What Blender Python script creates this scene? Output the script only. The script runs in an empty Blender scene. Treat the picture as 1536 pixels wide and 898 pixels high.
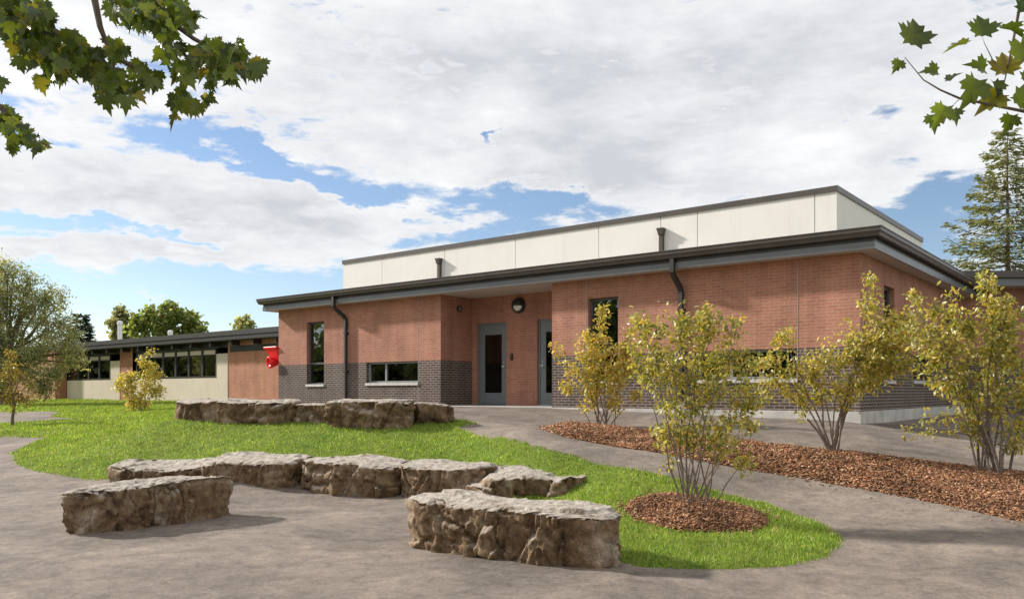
import bpy, bmesh, math, random
import numpy as np
from mathutils import Vector, Matrix, noise, geometry

random.seed(7)
RNG = np.random.default_rng(7)
scene = bpy.context.scene
COL = scene.collection

# ------------------------------------------------------------------ survey
F = 1241.0            # focal length in photo pixels
PX, PY = 768.0, 588.0 # principal column, horizon row
EYE = 1.5             # camera height over the seating court
A_ = (0.781, -0.624)  # along the entrance front, to the right
V_ = (0.624, 0.781)   # into the school
C0 = (6.29, 14.95)    # right front corner of the school
FLOOR = 1.154

def ray(px, py, d):
    return Vector(((px - PX) / F * d, d, EYE + (PY - py) / F * d))

def B(u, v, z):
    """school coordinates: u leftwards from the right corner, v inwards"""
    return Vector((C0[0] - u * A_[0] + v * V_[0], C0[1] - u * A_[1] + v * V_[1], z))

def uv_on_v(px, v):
    """u where the vertical plane v=const is met by column px"""
    k = (px - PX) / F
    # C0x - u*Ax + v*Vx = k*(C0y - u*Ay + v*Vy)
    return (C0[0] + v * V_[0] - k * (C0[1] + v * V_[1])) / (A_[0] - k * A_[1])

def z_on_v(px, py, v):
    p = B(uv_on_v(px, v), v, 0)
    return EYE + (PY - py) / F * p.y

def v_on_u(px, u):
    k = (px - PX) / F
    return (k * (C0[1] - u * A_[1]) - (C0[0] - u * A_[0])) / (V_[0] - k * V_[1])

# ------------------------------------------------------------------ terrain
def Bp(u, v, z):
    p = B(u, v, z); return (p.x, p.y, z)

CTRL = [(-9, 1, 0), (-8, 6, 0), (-4, 3, 0), (0, 1, 0), (0, 6, 0), (-2.5, 8.5, 0), (-1.5, 10.6, 0), (-4, 11.2, 0),
        (-6.3, 11.5, 0.0), (4, 1, 0), (1.5, 6.5, 0.0), (8, 1, 0.0), (-1.6, 11.8, 0.02), (-3.4, 12.2, 0.02), (-6.8, 13.4, .05),
        (-12, 8, 0), (-20, 4, 0), (-0.3, 9.8, 0.0), (.2, 10.5, .06), (.75, 10.5, .16), (2.6, 7.3, .03), (3.4, 8.1, .06), (1.9, 9.0, .18),
        (-2.2, 13.3, .42), (-4.2, 13.6, .42), (-0.6, 13.0, .46), (-6.0, 14.3, .36), (1.0, 10.0, .28),
        (-6.7, 16.2, .91), (-4.2, 15.6, .89), (-3.2, 15.2, .86), (-1.8, 15.0, .84), (-.9, 15.2, .87),
        (-.1, 13.1, .78), (.76, 11.6, .62), (1.64, 10.7, .47), (2.4, 10.15, .30), (3.05, 9.85, .18),
        (1.8, 13.0, .65), (2.68, 11.4, .52), (3.25, 11.1, .45), (4.05, 10.4, .35), (4.82, 9.46, .25), (5.12, 8.27, .18), (4.3, 6.3, .06),
        (.9, 16.0, .88), (1.65, 14.9, .86), (4.5, 11.4, .63), (6.1, 10.5, .42), (4.0, 13.3, .84), (3.4, 12.3, .66), (6.2, 7.4, .18),
        (6.95, 14.5, .80), (7.5, 14.1, .68), (5.2, 13.8, .86), (6.4, 12.4, .62), (8.5, 11, .42), (8, 8, .2), (11, 10, .3), (14, 13, .4), (12, 5, .1),
        Bp(17, -.4, 1.10), Bp(13, -.4, 1.11), Bp(10, -.5, 1.13), Bp(8.5, .6, 1.145), Bp(7, -.4, 1.12), Bp(4, -.3, 1.06), Bp(2, -.3, 1.0),
        Bp(0, -.2, .94), Bp(0, 4, .92), Bp(0, 8, .92), Bp(8, 6, 1.0), Bp(14, 6, 1.0), Bp(8.5, -2.5, 1.05),
        (-10.3, 16.9, .26), (-8.5, 15.5, .3), (-9.5, 20, .62), (-16, 24, .5), (-16, 20, .22), (-16, 27, .62), (-12.3, 27, .84), (-24, 26, .5), (-21, 40, .98),
        (-12, 36, 1.11), (-20, 43, 1.13), (-35, 50, 1.1), (-35, 30, .6), (-26, 12, 0), (20, 22, .8), (15, 20.5, .85), (30, 30, .9), (25, 10, .3),
        (-40, -10, 0), (0, -15, 0), (40, -10, 0), (0, 60, 1.1), (-60, 70, 1.1), (60, 60, 1.0)]
_c = np.array(CTRL, float)
_eps = 0.5
def _phi(r2): return np.sqrt(r2 + _eps * _eps)
_m = _phi(((_c[:, None, :2] - _c[None, :, :2]) ** 2).sum(-1))
_w = np.linalg.solve(_m - 0.02 * np.eye(len(_c)), _c[:, 2] - 0.6)
def H(x, y):
    x = np.atleast_1d(np.asarray(x, float)); y = np.atleast_1d(np.asarray(y, float))
    out = np.empty(x.shape)
    fx, fy = x.ravel(), y.ravel(); res = np.empty(fx.shape)
    for i in range(0, len(fx), 20000):
        r2 = (fx[i:i+20000, None] - _c[None, :, 0]) ** 2 + (fy[i:i+20000, None] - _c[None, :, 1]) ** 2
        res[i:i+20000] = 0.6 + _phi(r2) @ _w
    far = np.hypot(fx, fy - 15)
    k = np.clip((far - 60) / 60, 0, 1)
    res = res * (1 - k) + 0.9 * k
    return res.reshape(x.shape)
def h1(x, y): return float(H(x, y)[0])

def ground_at(px, py, dmin=4.0, dmax=150.0):
    ds = np.geomspace(dmin, dmax, 900)
    xs = (px - PX) / F * ds; zs = EYE + (PY - py) / F * ds
    g = H(xs, ds) - zs
    i = np.argmax(g > 0)
    if g[i] <= 0: i = len(ds) - 1
    if i > 0:
        a, b = g[i-1], g[i]; t = -a / (b - a) if b != a else 0
        d = ds[i-1] + (ds[i] - ds[i-1]) * t
    else: d = ds[0]
    return Vector(((px - PX) / F * d, d, h1((px - PX) / F * d, d)))

# ------------------------------------------------------------------ materials
def mat(name):
    m = bpy.data.materials.new(name); m.use_nodes = True
    nt = m.node_tree; nt.nodes.clear()
    out = nt.nodes.new('ShaderNodeOutputMaterial')
    return m, nt, out
def N(nt, typ, **kw):
    n = nt.nodes.new(typ)
    for k, v in kw.items():
        if k.startswith('_'): setattr(n, k[1:], v)
        else: n.inputs[k.replace('_', ' ')].default_value = v
    return n
def L(nt, a, b): nt.links.new(a, b)
def ramp(nt, fac, stops):
    r = nt.nodes.new('ShaderNodeValToRGB')
    el = r.color_ramp.elements
    while len(el) < len(stops): el.new(0.5)
    for e, (p, c) in zip(el, stops):
        e.position = p; e.color = (*c, 1) if len(c) == 3 else c
    L(nt, fac, r.inputs[0]); return r.outputs[0]
def mixc(nt, a, b, fac, mode='MIX'):
    n = nt.nodes.new('ShaderNodeMix'); n.data_type = 'RGBA'; n.blend_type = mode
    for i, v in ((0, fac), (6, a), (7, b)):
        if isinstance(v, (int, float)): n.inputs[i].default_value = v
        elif isinstance(v, tuple): n.inputs[i].default_value = (*v, 1)
        else: L(nt, v, n.inputs[i])
    return n.outputs[2]
def math_(nt, op, a, b=None, c=None, clamp=False):
    n = nt.nodes.new('ShaderNodeMath'); n.operation = op; n.use_clamp = clamp
    for i, v in enumerate((a, b, c)):
        if v is None: continue
        if isinstance(v, (int, float)): n.inputs[i].default_value = v
        else: L(nt, v, n.inputs[i])
    return n.outputs[0]
def bump(nt, h, strength, dist):
    b = N(nt, 'ShaderNodeBump', Strength=strength, Distance=dist); L(nt, h, b.inputs['Height']); return b.outputs[0]
def noise_(nt, vec, scale, detail=4, rough=0.55, dist=0):
    n = N(nt, 'ShaderNodeTexNoise', Scale=scale, Detail=detail, Roughness=rough, Distortion=dist)
    if vec is not None: L(nt, vec, n.inputs['Vector'])
    return n.outputs['Fac']
def coords(nt, which='Object'):
    return nt.nodes.new('ShaderNodeTexCoord').outputs[which]
def world_pos(nt): return nt.nodes.new('ShaderNodeNewGeometry').outputs['Position']
def principled(nt, out, color, rough=0.6, metal=0.0, normal=None, spec=0.5):
    p = N(nt, 'ShaderNodeBsdfPrincipled', Roughness=rough if not hasattr(rough, 'links') else .5, Metallic=metal)
    p.inputs['Specular IOR Level'].default_value = spec
    if isinstance(color, tuple): p.inputs['Base Color'].default_value = (*color, 1)
    else: L(nt, color, p.inputs['Base Color'])
    if hasattr(rough, 'links'): L(nt, rough, p.inputs['Roughness'])
    if normal is not None: L(nt, normal, p.inputs['Normal'])
    L(nt, p.outputs[0], out.inputs[0]); return p

def plain(name, color, rough=0.5, metal=0.0, var=0.15, scale=6, spec=0.5, bmp=0.0):
    m, nt, out = mat(name)
    p = world_pos(nt)
    n = noise_(nt, p, scale, 5)
    lo = tuple(c * (1 - var) for c in color); hi = tuple(min(1, c * (1 + var)) for c in color)
    c = ramp(nt, n, [(0.3, lo), (0.7, hi)])
    nn = bump(nt, noise_(nt, p, scale * 14, 3), bmp, .01) if bmp else None
    principled(nt, out, c, rough, metal, nn, spec); return m

def brick(name, c1, c2, mortar, msize=.010, soldier=1.0, bw=.2, rh=.062, var=.25):
    m, nt, out = mat(name)
    uv = coords(nt, 'UV')
    b = N(nt, 'ShaderNodeTexBrick', Scale=1.0)
    b.offset = .5; b.squash = 1
    b.inputs['Mortar Size'].default_value = msize; b.inputs['Mortar Smooth'].default_value = .15
    b.inputs['Brick Width'].default_value = bw; b.inputs['Row Height'].default_value = rh
    b.inputs['Bias'].default_value = 0
    b.inputs['Color1'].default_value = (*c1, 1); b.inputs['Color2'].default_value = (*c2, 1); b.inputs['Mortar'].default_value = (*mortar, 1)
    L(nt, uv, b.inputs['Vector'])
    wp = world_pos(nt)
    big = noise_(nt, wp, .9, 4, .6)
    fine = noise_(nt, wp, 60, 3, .6)
    k = ramp(nt, big, [(.25, (1 - var,) * 3), (.75, (1 + var * .45,) * 3)])
    c = mixc(nt, b.outputs['Color'], k, 1.0, 'MULTIPLY')
    mp = N(nt, 'ShaderNodeMapping'); mp.inputs['Scale'].default_value = (3.2, 3.2, .35); L(nt, wp, mp.inputs[0])
    st = noise_(nt, mp.outputs[0], 1.0, 5, .65)
    c = mixc(nt, c, ramp(nt, st, [(.28, (.80, .80, .81)), (.5, (1, 1, 1)), (.75, (1.12, 1.13, 1.15))]), 1.0, 'MULTIPLY')
    k2 = ramp(nt, fine, [(.3, (.82,) * 3), (.7, (1.1,) * 3)])
    c = mixc(nt, c, k2, 1.0, 'MULTIPLY')
    hgt = math_(nt, 'SUBTRACT', math_(nt, 'MULTIPLY', fine, .25), b.outputs['Fac'])
    principled(nt, out, c, .85, 0, bump(nt, hgt, .55, .008), .25); return m

M = {}
M['red_brick'] = brick('red_brick', (.475, .212, .142), (.40, .170, .114), (.45, .275, .20), .008)
M['dark_brick'] = brick('dark_brick', (.112, .083, .073), (.072, .054, .048), (.30, .24, .20))
M['old_brick'] = brick('old_brick', (.60, .255, .155), (.50, .205, .12), (.40, .26, .19), .009)
M['black_metal'] = plain('black_metal', (.030, .027, .025), .42, .0, .2, 3)
M['brown_metal'] = plain('brown_metal', (.075, .062, .053), .38, .0, .18, 3)
M['grey_metal'] = plain('grey_metal', (.15, .155, .16), .35, .25, .12, 2)
M['door_paint'] = plain('door_paint', (.165, .18, .19), .42, .0, .08, 4)
M['steel'] = plain('steel', (.62, .62, .60), .28, .9, .05, 4)
M['frame_paint'] = plain('frame_paint', (.085, .088, .09), .4, .0, .1, 5)
M['frame_light'] = plain('frame_light', (.30, .31, .31), .4, .1, .08, 5)
M['sill'] = plain('sill_stone', (.52, .50, .47), .7, 0, .15, 9)
M['soffit'] = plain('soffit_board', (.52, .455, .40), .6, 0, .06, 2)
M['stucco'] = plain('stucco', (.78, .755, .715), .85, 0, .035, 1.2, .3, .12)
def stucco():
    m, nt, out = mat('stucco_panel'); p = world_pos(nt)
    a = noise_(nt, p, 1.1, 5, .6); f = noise_(nt, p, 70, 3)
    mp = N(nt, 'ShaderNodeMapping'); mp.inputs['Scale'].default_value = (5, 5, .4); L(nt, p, mp.inputs[0])
    st = noise_(nt, mp.outputs[0], 1.0, 6, .7)
    c = ramp(nt, a, [(.3, (.76, .725, .675)), (.7, (.81, .78, .73))])
    c = mixc(nt, c, ramp(nt, st, [(.26, (.93, .92, .91)), (.48, (1, 1, 1))]), 1.0, 'MULTIPLY')
    principled(nt, out, c, .85, 0, bump(nt, f, .15, .006), .3); return m
M['stucco'] = stucco()
M['joint'] = plain('joint_sealant', (.36, .33, .29), .8, 0, .1, 3)
M['roof_sheet'] = plain('roof_sheet', (.16, .15, .14), .6, 0, .2, 2)
M['concrete'] = plain('concrete', (.50, .475, .44), .85, 0, .2, 3, .3, .3)
M['beige_panel'] = plain('beige_panel', (.62, .53, .42), .7, 0, .06, 2)
M['dark_soffit'] = plain('dark_soffit', (.055, .05, .045), .7, 0, .2, 2)
M['white_pvc'] = plain('white_pvc', (.78, .77, .74), .45, 0, .05, 6)
M['red_plastic'] = plain('red_plastic', (.78, .012, .018), .32, 0, .06, 4)
M['interior'] = plain('interior_paint', (.28, .25, .2), .8, 0, .15, 1.5)
M['inner_cream'] = plain('inner_cream', (.62, .52, .33), .7, 0, .1, 2)
M['lamp_glass'] = plain('lamp_glass', (.85, .82, .74), .3, 0, .03, 4)
M['bark'] = plain('bark', (.145, .112, .085), .85, 0, .35, 22, .2, .4)
M['stem_bark'] = plain('stem_bark', (.20, .155, .125), .8, 0, .35, 30, .2, .2)
M['soil'] = plain('soil', (.10, .058, .034), .95, 0, .4, 18, .1, .6)

def glass(name, ior):
    m, nt, out = mat(name)
    tr = N(nt, 'ShaderNodeBsdfTransparent'); tr.inputs[0].default_value = (.42, .46, .45, 1)
    gl = N(nt, 'ShaderNodeBsdfGlossy', Roughness=.015); gl.inputs[0].default_value = (.92, .96, .97, 1)
    fr = N(nt, 'ShaderNodeFresnel', IOR=ior)
    wv = noise_(nt, world_pos(nt), .9, 1)
    bn = bump(nt, wv, .03, .05); L(nt, bn, gl.inputs['Normal'])
    mx = nt.nodes.new('ShaderNodeMixShader')
    L(nt, fr.outputs[0], mx.inputs[0]); L(nt, tr.outputs[0], mx.inputs[1]); L(nt, gl.outputs[0], mx.inputs[2])
    L(nt, mx.outputs[0], out.inputs[0]); return m
M['glass'] = glass('window_glass', 2.5); M['door_glass'] = glass('door_glass', 1.75)

def asphalt():
    m, nt, out = mat('asphalt')
    p = world_pos(nt)
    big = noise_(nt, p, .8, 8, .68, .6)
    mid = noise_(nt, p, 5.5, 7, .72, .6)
    fine = noise_(nt, p, 30, 6, .8)
    grain = noise_(nt, p, 190, 2, .6)
    speck = N(nt, 'ShaderNodeTexVoronoi', Scale=26); L(nt, p, speck.inputs['Vector'])
    sel = noise_(nt, p, 2.1, 3, .6)
    c = ramp(nt, big, [(.28, (.104, .087, .074)), (.5, (.188, .158, .133)), (.72, (.285, .239, .197))])  # mottled asphalt; broad dark patches also put dappled tree shade into the colour
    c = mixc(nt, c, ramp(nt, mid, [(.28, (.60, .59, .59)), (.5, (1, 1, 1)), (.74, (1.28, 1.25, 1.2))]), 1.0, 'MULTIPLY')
    c = mixc(nt, c, ramp(nt, fine, [(.30, (.62, .62, .63)), (.68, (1.32, 1.30, 1.27))]), .9, 'MULTIPLY')
    c = mixc(nt, c, ramp(nt, grain, [(.30, (.7,) * 3), (.70, (1.3,) * 3)]), .8, 'MULTIPLY')
    spk = math_(nt, 'MULTIPLY', math_(nt, 'LESS_THAN', speck.outputs['Distance'], .13), math_(nt, 'GREATER_THAN', sel, .52))
    c = mixc(nt, c, (.045, .038, .034), math_(nt, 'MULTIPLY', spk, .75))
    # hairline cracks
    ck = N(nt, 'ShaderNodeTexVoronoi', Scale=.42); ck.feature = 'DISTANCE_TO_EDGE'
    wv = N(nt, 'ShaderNodeTexNoise', Scale=1.6, Detail=6); L(nt, p, wv.inputs['Vector'])
    ad = N(nt, 'ShaderNodeVectorMath'); ad.operation = 'MULTIPLY_ADD'; L(nt, wv.outputs['Color'], ad.inputs[0]); ad.inputs[1].default_value = (.9, .9, .9); L(nt, p, ad.inputs[2]); L(nt, ad.outputs[0], ck.inputs['Vector'])
    crk = math_(nt, 'MULTIPLY', math_(nt, 'LESS_THAN', ck.outputs['Distance'], .0035), math_(nt, 'GREATER_THAN', sel, .5))
    c = mixc(nt, c, (.05, .045, .04), math_(nt, 'MULTIPLY', crk, .22))
    hgt = math_(nt, 'ADD', math_(nt, 'MULTIPLY', fine, .7), math_(nt, 'ADD', math_(nt, 'MULTIPLY', mid, .8), math_(nt, 'MULTIPLY', grain, .3)))
    principled(nt, out, c, .9, 0, bump(nt, hgt, .45, .006), .2); return m
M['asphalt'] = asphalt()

def lawn_soil():
    m, nt, out = mat('lawn_turf')
    p = world_pos(nt)
    a = noise_(nt, p, 1.1, 6, .6); b = noise_(nt, p, 38, 4, .7)
    c = ramp(nt, a, [(.3, (.12, .19, .025)), (.7, (.20, .25, .04))])
    c = mixc(nt, c, ramp(nt, b, [(.3, (.5,) * 3), (.7, (1.25,) * 3)]), 1.0, 'MULTIPLY')
    principled(nt, out, c, .9, 0, bump(nt, b, .8, .03), .1); return m
M['turf'] = lawn_soil()

def tinted(name, transl=.35, rough=.5, spec=.3):
    m, nt, out = mat(name)
    at = nt.nodes.new('ShaderNodeAttribute'); at.attribute_name = 'tint'
    p = N(nt, 'ShaderNodeBsdfPrincipled', Roughness=rough); p.inputs['Specular IOR Level'].default_value = spec
    L(nt, at.outputs['Color'], p.inputs['Base Color'])
    if transl > 0:
        t = N(nt, 'ShaderNodeBsdfTranslucent')
        c = mixc(nt, at.outputs['Color'], (1.25, 1.15, .55), 1.0, 'MULTIPLY'); L(nt, c, t.inputs[0])
        mx = N(nt, 'ShaderNodeMixShader', Fac=transl)
        L(nt, p.outputs[0], mx.inputs[1]); L(nt, t.outputs[0], mx.inputs[2]); L(nt, mx.outputs[0], out.inputs[0])
    else: L(nt, p.outputs[0], out.inputs[0])
    return m
M['leaf'] = tinted('leaf', .46, .34, .5)
M['tree_leaf'] = tinted('tree_leaf', .5, .5, .3)
M['grass'] = tinted('grass_blade', .40, .55, .2)
M['chip'] = tinted('bark_chip', 0, .85, .15)
M['needle'] = tinted('needle', .2, .6, .2)

def stone():
    m, nt, out = mat('quarry_stone')
    p = coords(nt, 'Object')
    oi = nt.nodes.new('ShaderNodeObjectInfo')
    off = N(nt, 'ShaderNodeVectorMath'); off.operation = 'ADD'; L(nt, p, off.inputs[0])
    cmb = nt.nodes.new('ShaderNodeCombineXYZ'); r10 = math_(nt, 'MULTIPLY', oi.outputs['Random'], 40)
    for i in range(3): L(nt, r10, cmb.inputs[i])
    L(nt, cmb.outputs[0], off.inputs[1]); p = off.outputs[0]
    g = nt.nodes.new('ShaderNodeNewGeometry')
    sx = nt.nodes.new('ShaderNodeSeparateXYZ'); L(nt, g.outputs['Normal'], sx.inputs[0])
    a = noise_(nt, p, 2.6, 8, .65, .6); b = noise_(nt, p, 9, 7, .7, .3); c_ = noise_(nt, p, 46, 4, .7)
    vo = N(nt, 'ShaderNodeTexVoronoi', Scale=3.4); vo.feature = 'DISTANCE_TO_EDGE'
    wpn = N(nt, 'ShaderNodeVectorMath'); wpn.operation = 'ADD'; L(nt, p, wpn.inputs[0])
    nz = N(nt, 'ShaderNodeTexNoise', Scale=4.0, Detail=4); L(nt, p, nz.inputs['Vector'])
    L(nt, nz.outputs['Color'], wpn.inputs[1]); L(nt, wpn.outputs[0], vo.inputs['Vector'])
    side = ramp(nt, a, [(.28, (.052, .034, .021)), (.40, (.120, .075, .041)), (.50, (.195, .128, .072)), (.60, (.28, .21, .14)), (.74, (.42, .36, .29))])  # brown stone, its colour darkened for the shade on the fronts
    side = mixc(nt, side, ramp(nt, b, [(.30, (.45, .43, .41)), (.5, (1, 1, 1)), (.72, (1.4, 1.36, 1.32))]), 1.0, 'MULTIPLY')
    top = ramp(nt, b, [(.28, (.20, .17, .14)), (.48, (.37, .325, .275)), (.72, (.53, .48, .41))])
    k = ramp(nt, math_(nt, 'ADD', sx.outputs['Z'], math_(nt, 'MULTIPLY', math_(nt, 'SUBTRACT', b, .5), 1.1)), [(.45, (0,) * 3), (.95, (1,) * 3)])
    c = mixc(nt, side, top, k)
    crack = ramp(nt, vo.outputs['Distance'], [(0.0, (.35,) * 3), (.035, (1,) * 3)])
    c = mixc(nt, c, crack, .35, 'MULTIPLY')
    c = mixc(nt, c, ramp(nt, c_, [(.3, (.7,) * 3), (.7, (1.2,) * 3)]), 1.0, 'MULTIPLY')
    hgt = math_(nt, 'ADD', math_(nt, 'ADD', math_(nt, 'MULTIPLY', b, 1.2), math_(nt, 'MULTIPLY', c_, .5)), math_(nt, 'MULTIPLY', crack, .4))
    principled(nt, out, c, .9, 0, bump(nt, hgt, .6, .018), .2); return m
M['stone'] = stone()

# ------------------------------------------------------------------ mesh helpers
def tag(o, label=None, cat=None, group=None, kind=None):
    if label: o['label'] = label
    if cat: o['category'] = cat
    if group: o['group'] = group
    if kind: o['kind'] = kind
    return o

def empty(name, loc, rotz=0.0):
    o = bpy.data.objects.new(name, None); COL.objects.link(o)
    o.location = loc; o.rotation_euler = (0, 0, rotz); o.empty_display_size = .2
    return o

def world_matrix(o):
    m = Matrix.LocRotScale(o.location, o.rotation_euler, o.scale)
    return world_matrix(o.parent) @ m if o.parent else m

class MB:
    def __init__(s): s.v = []; s.f = []; s.m = []
    def quad(s, a, b, c, d, mi=0):
        n = len(s.v); s.v += [Vector(a), Vector(b), Vector(c), Vector(d)]; s.f.append((n, n+1, n+2, n+3)); s.m.append(mi)
    def box8(s, p, mi=0):
        n = len(s.v); s.v += [Vector(q) for q in p]
        for f in ((0, 3, 2, 1), (4, 5, 6, 7), (0, 1, 5, 4), (1, 2, 6, 5), (2, 3, 7, 6), (3, 0, 4, 7)):
            s.f.append(tuple(n + i for i in f)); s.m.append(mi)
    def boxB(s, u0, u1, v0, v1, z0, z1, mi=0):
        s.box8([B(u1, v0, z0), B(u0, v0, z0), B(u0, v1, z0), B(u1, v1, z0), B(u1, v0, z1), B(u0, v0, z1), B(u0, v1, z1), B(u1, v1, z1)], mi)
    def box(s, x0, x1, y0, y1, z0, z1, mi=0):
        s.box8([(x0, y0, z0), (x1, y0, z0), (x1, y1, z0), (x0, y1, z0), (x0, y0, z1), (x1, y0, z1), (x1, y1, z1), (x0, y1, z1)], mi)
    def tube(s, pts, radii, n=6, cap=True, phase=0.0, mi=0):
        pts = [Vector(p) for p in pts]
        if isinstance(radii, (int, float)): radii = [radii] * len(pts)
        base = len(s.v); prev = None
        for i, p in enumerate(pts):
            t = (pts[min(i+1, len(pts)-1)] - pts[max(i-1, 0)])
            if t.length < 1e-9: t = Vector((0, 0, 1))
            t.normalize()
            if prev is None:
                a = Vector((0, 0, 1)) if abs(t.z) < .9 else Vector((V_[0], V_[1], 0))
                x = t.cross(a).normalized()
            else:
                x = (prev - t * prev.dot(t)).normalized()
            prev = x; y = t.cross(x)
            for k in range(n):
                ang = 2 * math.pi * k / n + phase
                s.v.append(p + (x * math.cos(ang) + y * math.sin(ang)) * radii[i])
        for i in range(len(pts) - 1):
            for k in range(n):
                a = base + i * n + k; b = base + i * n + (k + 1) % n
                s.f.append((a, b, b + n, a + n)); s.m.append(mi)
        if cap:
            s.f.append(tuple(base + k for k in reversed(range(n)))); s.m.append(mi)
            e = base + (len(pts) - 1) * n
            s.f.append(tuple(e + k for k in range(n))); s.m.append(mi)
    def lathe(s, center, axis, prof, n=24, mi=0):
        """prof: (distance along axis, radius)"""
        ax = Vector(axis).normalized(); a = Vector((0, 0, 1)) if abs(ax.z) < .9 else Vector((1, 0, 0))
        x = ax.cross(a).normalized(); y = ax.cross(x); c = Vector(center); base = len(s.v)
        for (t, r) in prof:
            for k in range(n):
                g = 2 * math.pi * k / n
                s.v.append(c + ax * t + (x * math.cos(g) + y * math.sin(g)) * r)
        for i in range(len(prof) - 1):
            for k in range(n):
                p = base + i * n + k; q = base + i * n + (k + 1) % n
                s.f.append((p, q, q + n, p + n)); s.m.append(mi)
        s.f.append(tuple(base + k for k in range(n))); s.m.append(mi)
        s.f.append(tuple(base + (len(prof) - 1) * n + k for k in reversed(range(n)))); s.m.append(mi)
    def build(s, name, mats, parent=None, smooth=False, bevel=0.0):
        me = bpy.data.meshes.new(name)
        inv = world_matrix(parent).inverted() if parent else Matrix.Identity(4)
        me.from_pydata([inv @ v for v in s.v], [], s.f)
        if not isinstance(mats, (list, tuple)): mats = [mats]
        for m in mats: me.materials.append(m)
        me.polygons.foreach_set('material_index', s.m)
        uvl = me.uv_layers.new(name='UVMap'); data = np.zeros((len(me.loops), 2), 'f')
        for fi, f in enumerate(s.f):
            P = [s.v[i] for i in f]
            nrm = Vector((0, 0, 0))
            for i in range(len(P)):
                nrm += (P[i] - P[0]).cross(P[(i+1) % len(P)] - P[0])
            if nrm.length > 0: nrm.normalize()
            ls = me.polygons[fi].loop_start
            if abs(nrm.z) > .7:
                for j, q in enumerate(P): data[ls + j] = (q.x, q.y)
            else:
                t = Vector((0, 0, 1)).cross(nrm); t.normalize()
                for j, q in enumerate(P): data[ls + j] = (q.dot(t), q.z)
        uvl.data.foreach_set('uv', data.ravel())
        if smooth: me.polygons.foreach_set('use_smooth', [True] * len(me.polygons))
        me.update()
        o = bpy.data.objects.new(name, me); COL.objects.link(o)
        if parent: o.parent = parent
        if bevel:
            b = o.modifiers.new('bevel', 'BEVEL'); b.width = bevel; b.segments = 2; b.limit_method = 'ANGLE'
        return o

def np_mesh(name, verts, faces, material, parent=None, tint=None, smooth=False):
    """verts (n,3) world, faces (m,k) array of one face size"""
    me = bpy.data.meshes.new(name)
    v = np.asarray(verts, 'f')
    if parent is not None:
        inv = np.array(world_matrix(parent).inverted())
        v = (v @ inv[:3, :3].T + inv[:3, 3]).astype('f')
    fl = [np.asarray(faces)] if not isinstance(faces, list) else [np.asarray(x) for x in faces]
    me.vertices.add(len(v)); me.vertices.foreach_set('co', v.ravel())
    loops = np.concatenate([x.ravel() for x in fl]).astype('i')
    sizes = np.concatenate([np.full(len(x), x.shape[1], 'i') for x in fl])
    starts = np.concatenate([[0], np.cumsum(sizes)[:-1]]).astype('i')
    me.loops.add(len(loops)); me.loops.foreach_set('vertex_index', loops)
    me.polygons.add(len(sizes)); me.polygons.foreach_set('loop_start', starts)
    if smooth: me.polygons.foreach_set('use_smooth', np.ones(len(sizes), bool))
    if tint is not None:
        at = me.attributes.new('tint', 'FLOAT_COLOR', 'POINT')
        c = np.ones((len(v), 4), 'f'); c[:, :3] = tint; at.data.foreach_set('color', c.ravel())
    me.materials.append(material)
    me.update(calc_edges=True); me.validate()
    o = bpy.data.objects.new(name, me); COL.objects.link(o)
    if parent is not None: o.parent = parent
    return o

def frames(direction, normal):
    """orthonormal (n,3,3): columns side, direction, normal"""
    d = direction / np.linalg.norm(direction, axis=1, keepdims=True)
    s = np.cross(d, normal); s /= np.linalg.norm(s, axis=1, keepdims=True) + 1e-9
    n = np.cross(s, d)
    return np.stack([s, d, n], axis=2)

def scatter(tv, tfs, pos, R, scale, tint):
    """copies of a template (tv (k,3), tfs list of face arrays) -> verts, faces, tint"""
    n, k = len(pos), len(tv)
    if np.ndim(scale) == 1: scale = scale[:, None] * np.ones((1, 3))
    loc = tv[None] * scale[:, None, :]
    v = np.einsum('nij,nkj->nki', R, loc) + pos[:, None, :]
    offs = (np.arange(n) * k)[:, None, None]
    fs = [(np.asarray(f)[None] + offs).reshape(-1, np.asarray(f).shape[1]) for f in tfs]
    return v.reshape(-1, 3), fs, np.repeat(tint, k, axis=0)

def tints(palette, weights, n, jit=.2):
    p = np.array(palette); idx = RNG.choice(len(p), n, p=np.array(weights) / sum(weights))
    return np.clip(p[idx] * (1 + RNG.uniform(-jit, jit, (n, 1))) * (1 + RNG.uniform(-.06, .06, (n, 3))), 0, 1)

# ------------------------------------------------------------------ world: sky with broken cloud
SUN_DIR = Vector((-.923, .384, 0)).normalized()
SUN_EL = math.radians(29)
SUN_AZ = math.atan2(SUN_DIR.x, SUN_DIR.y)

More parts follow.
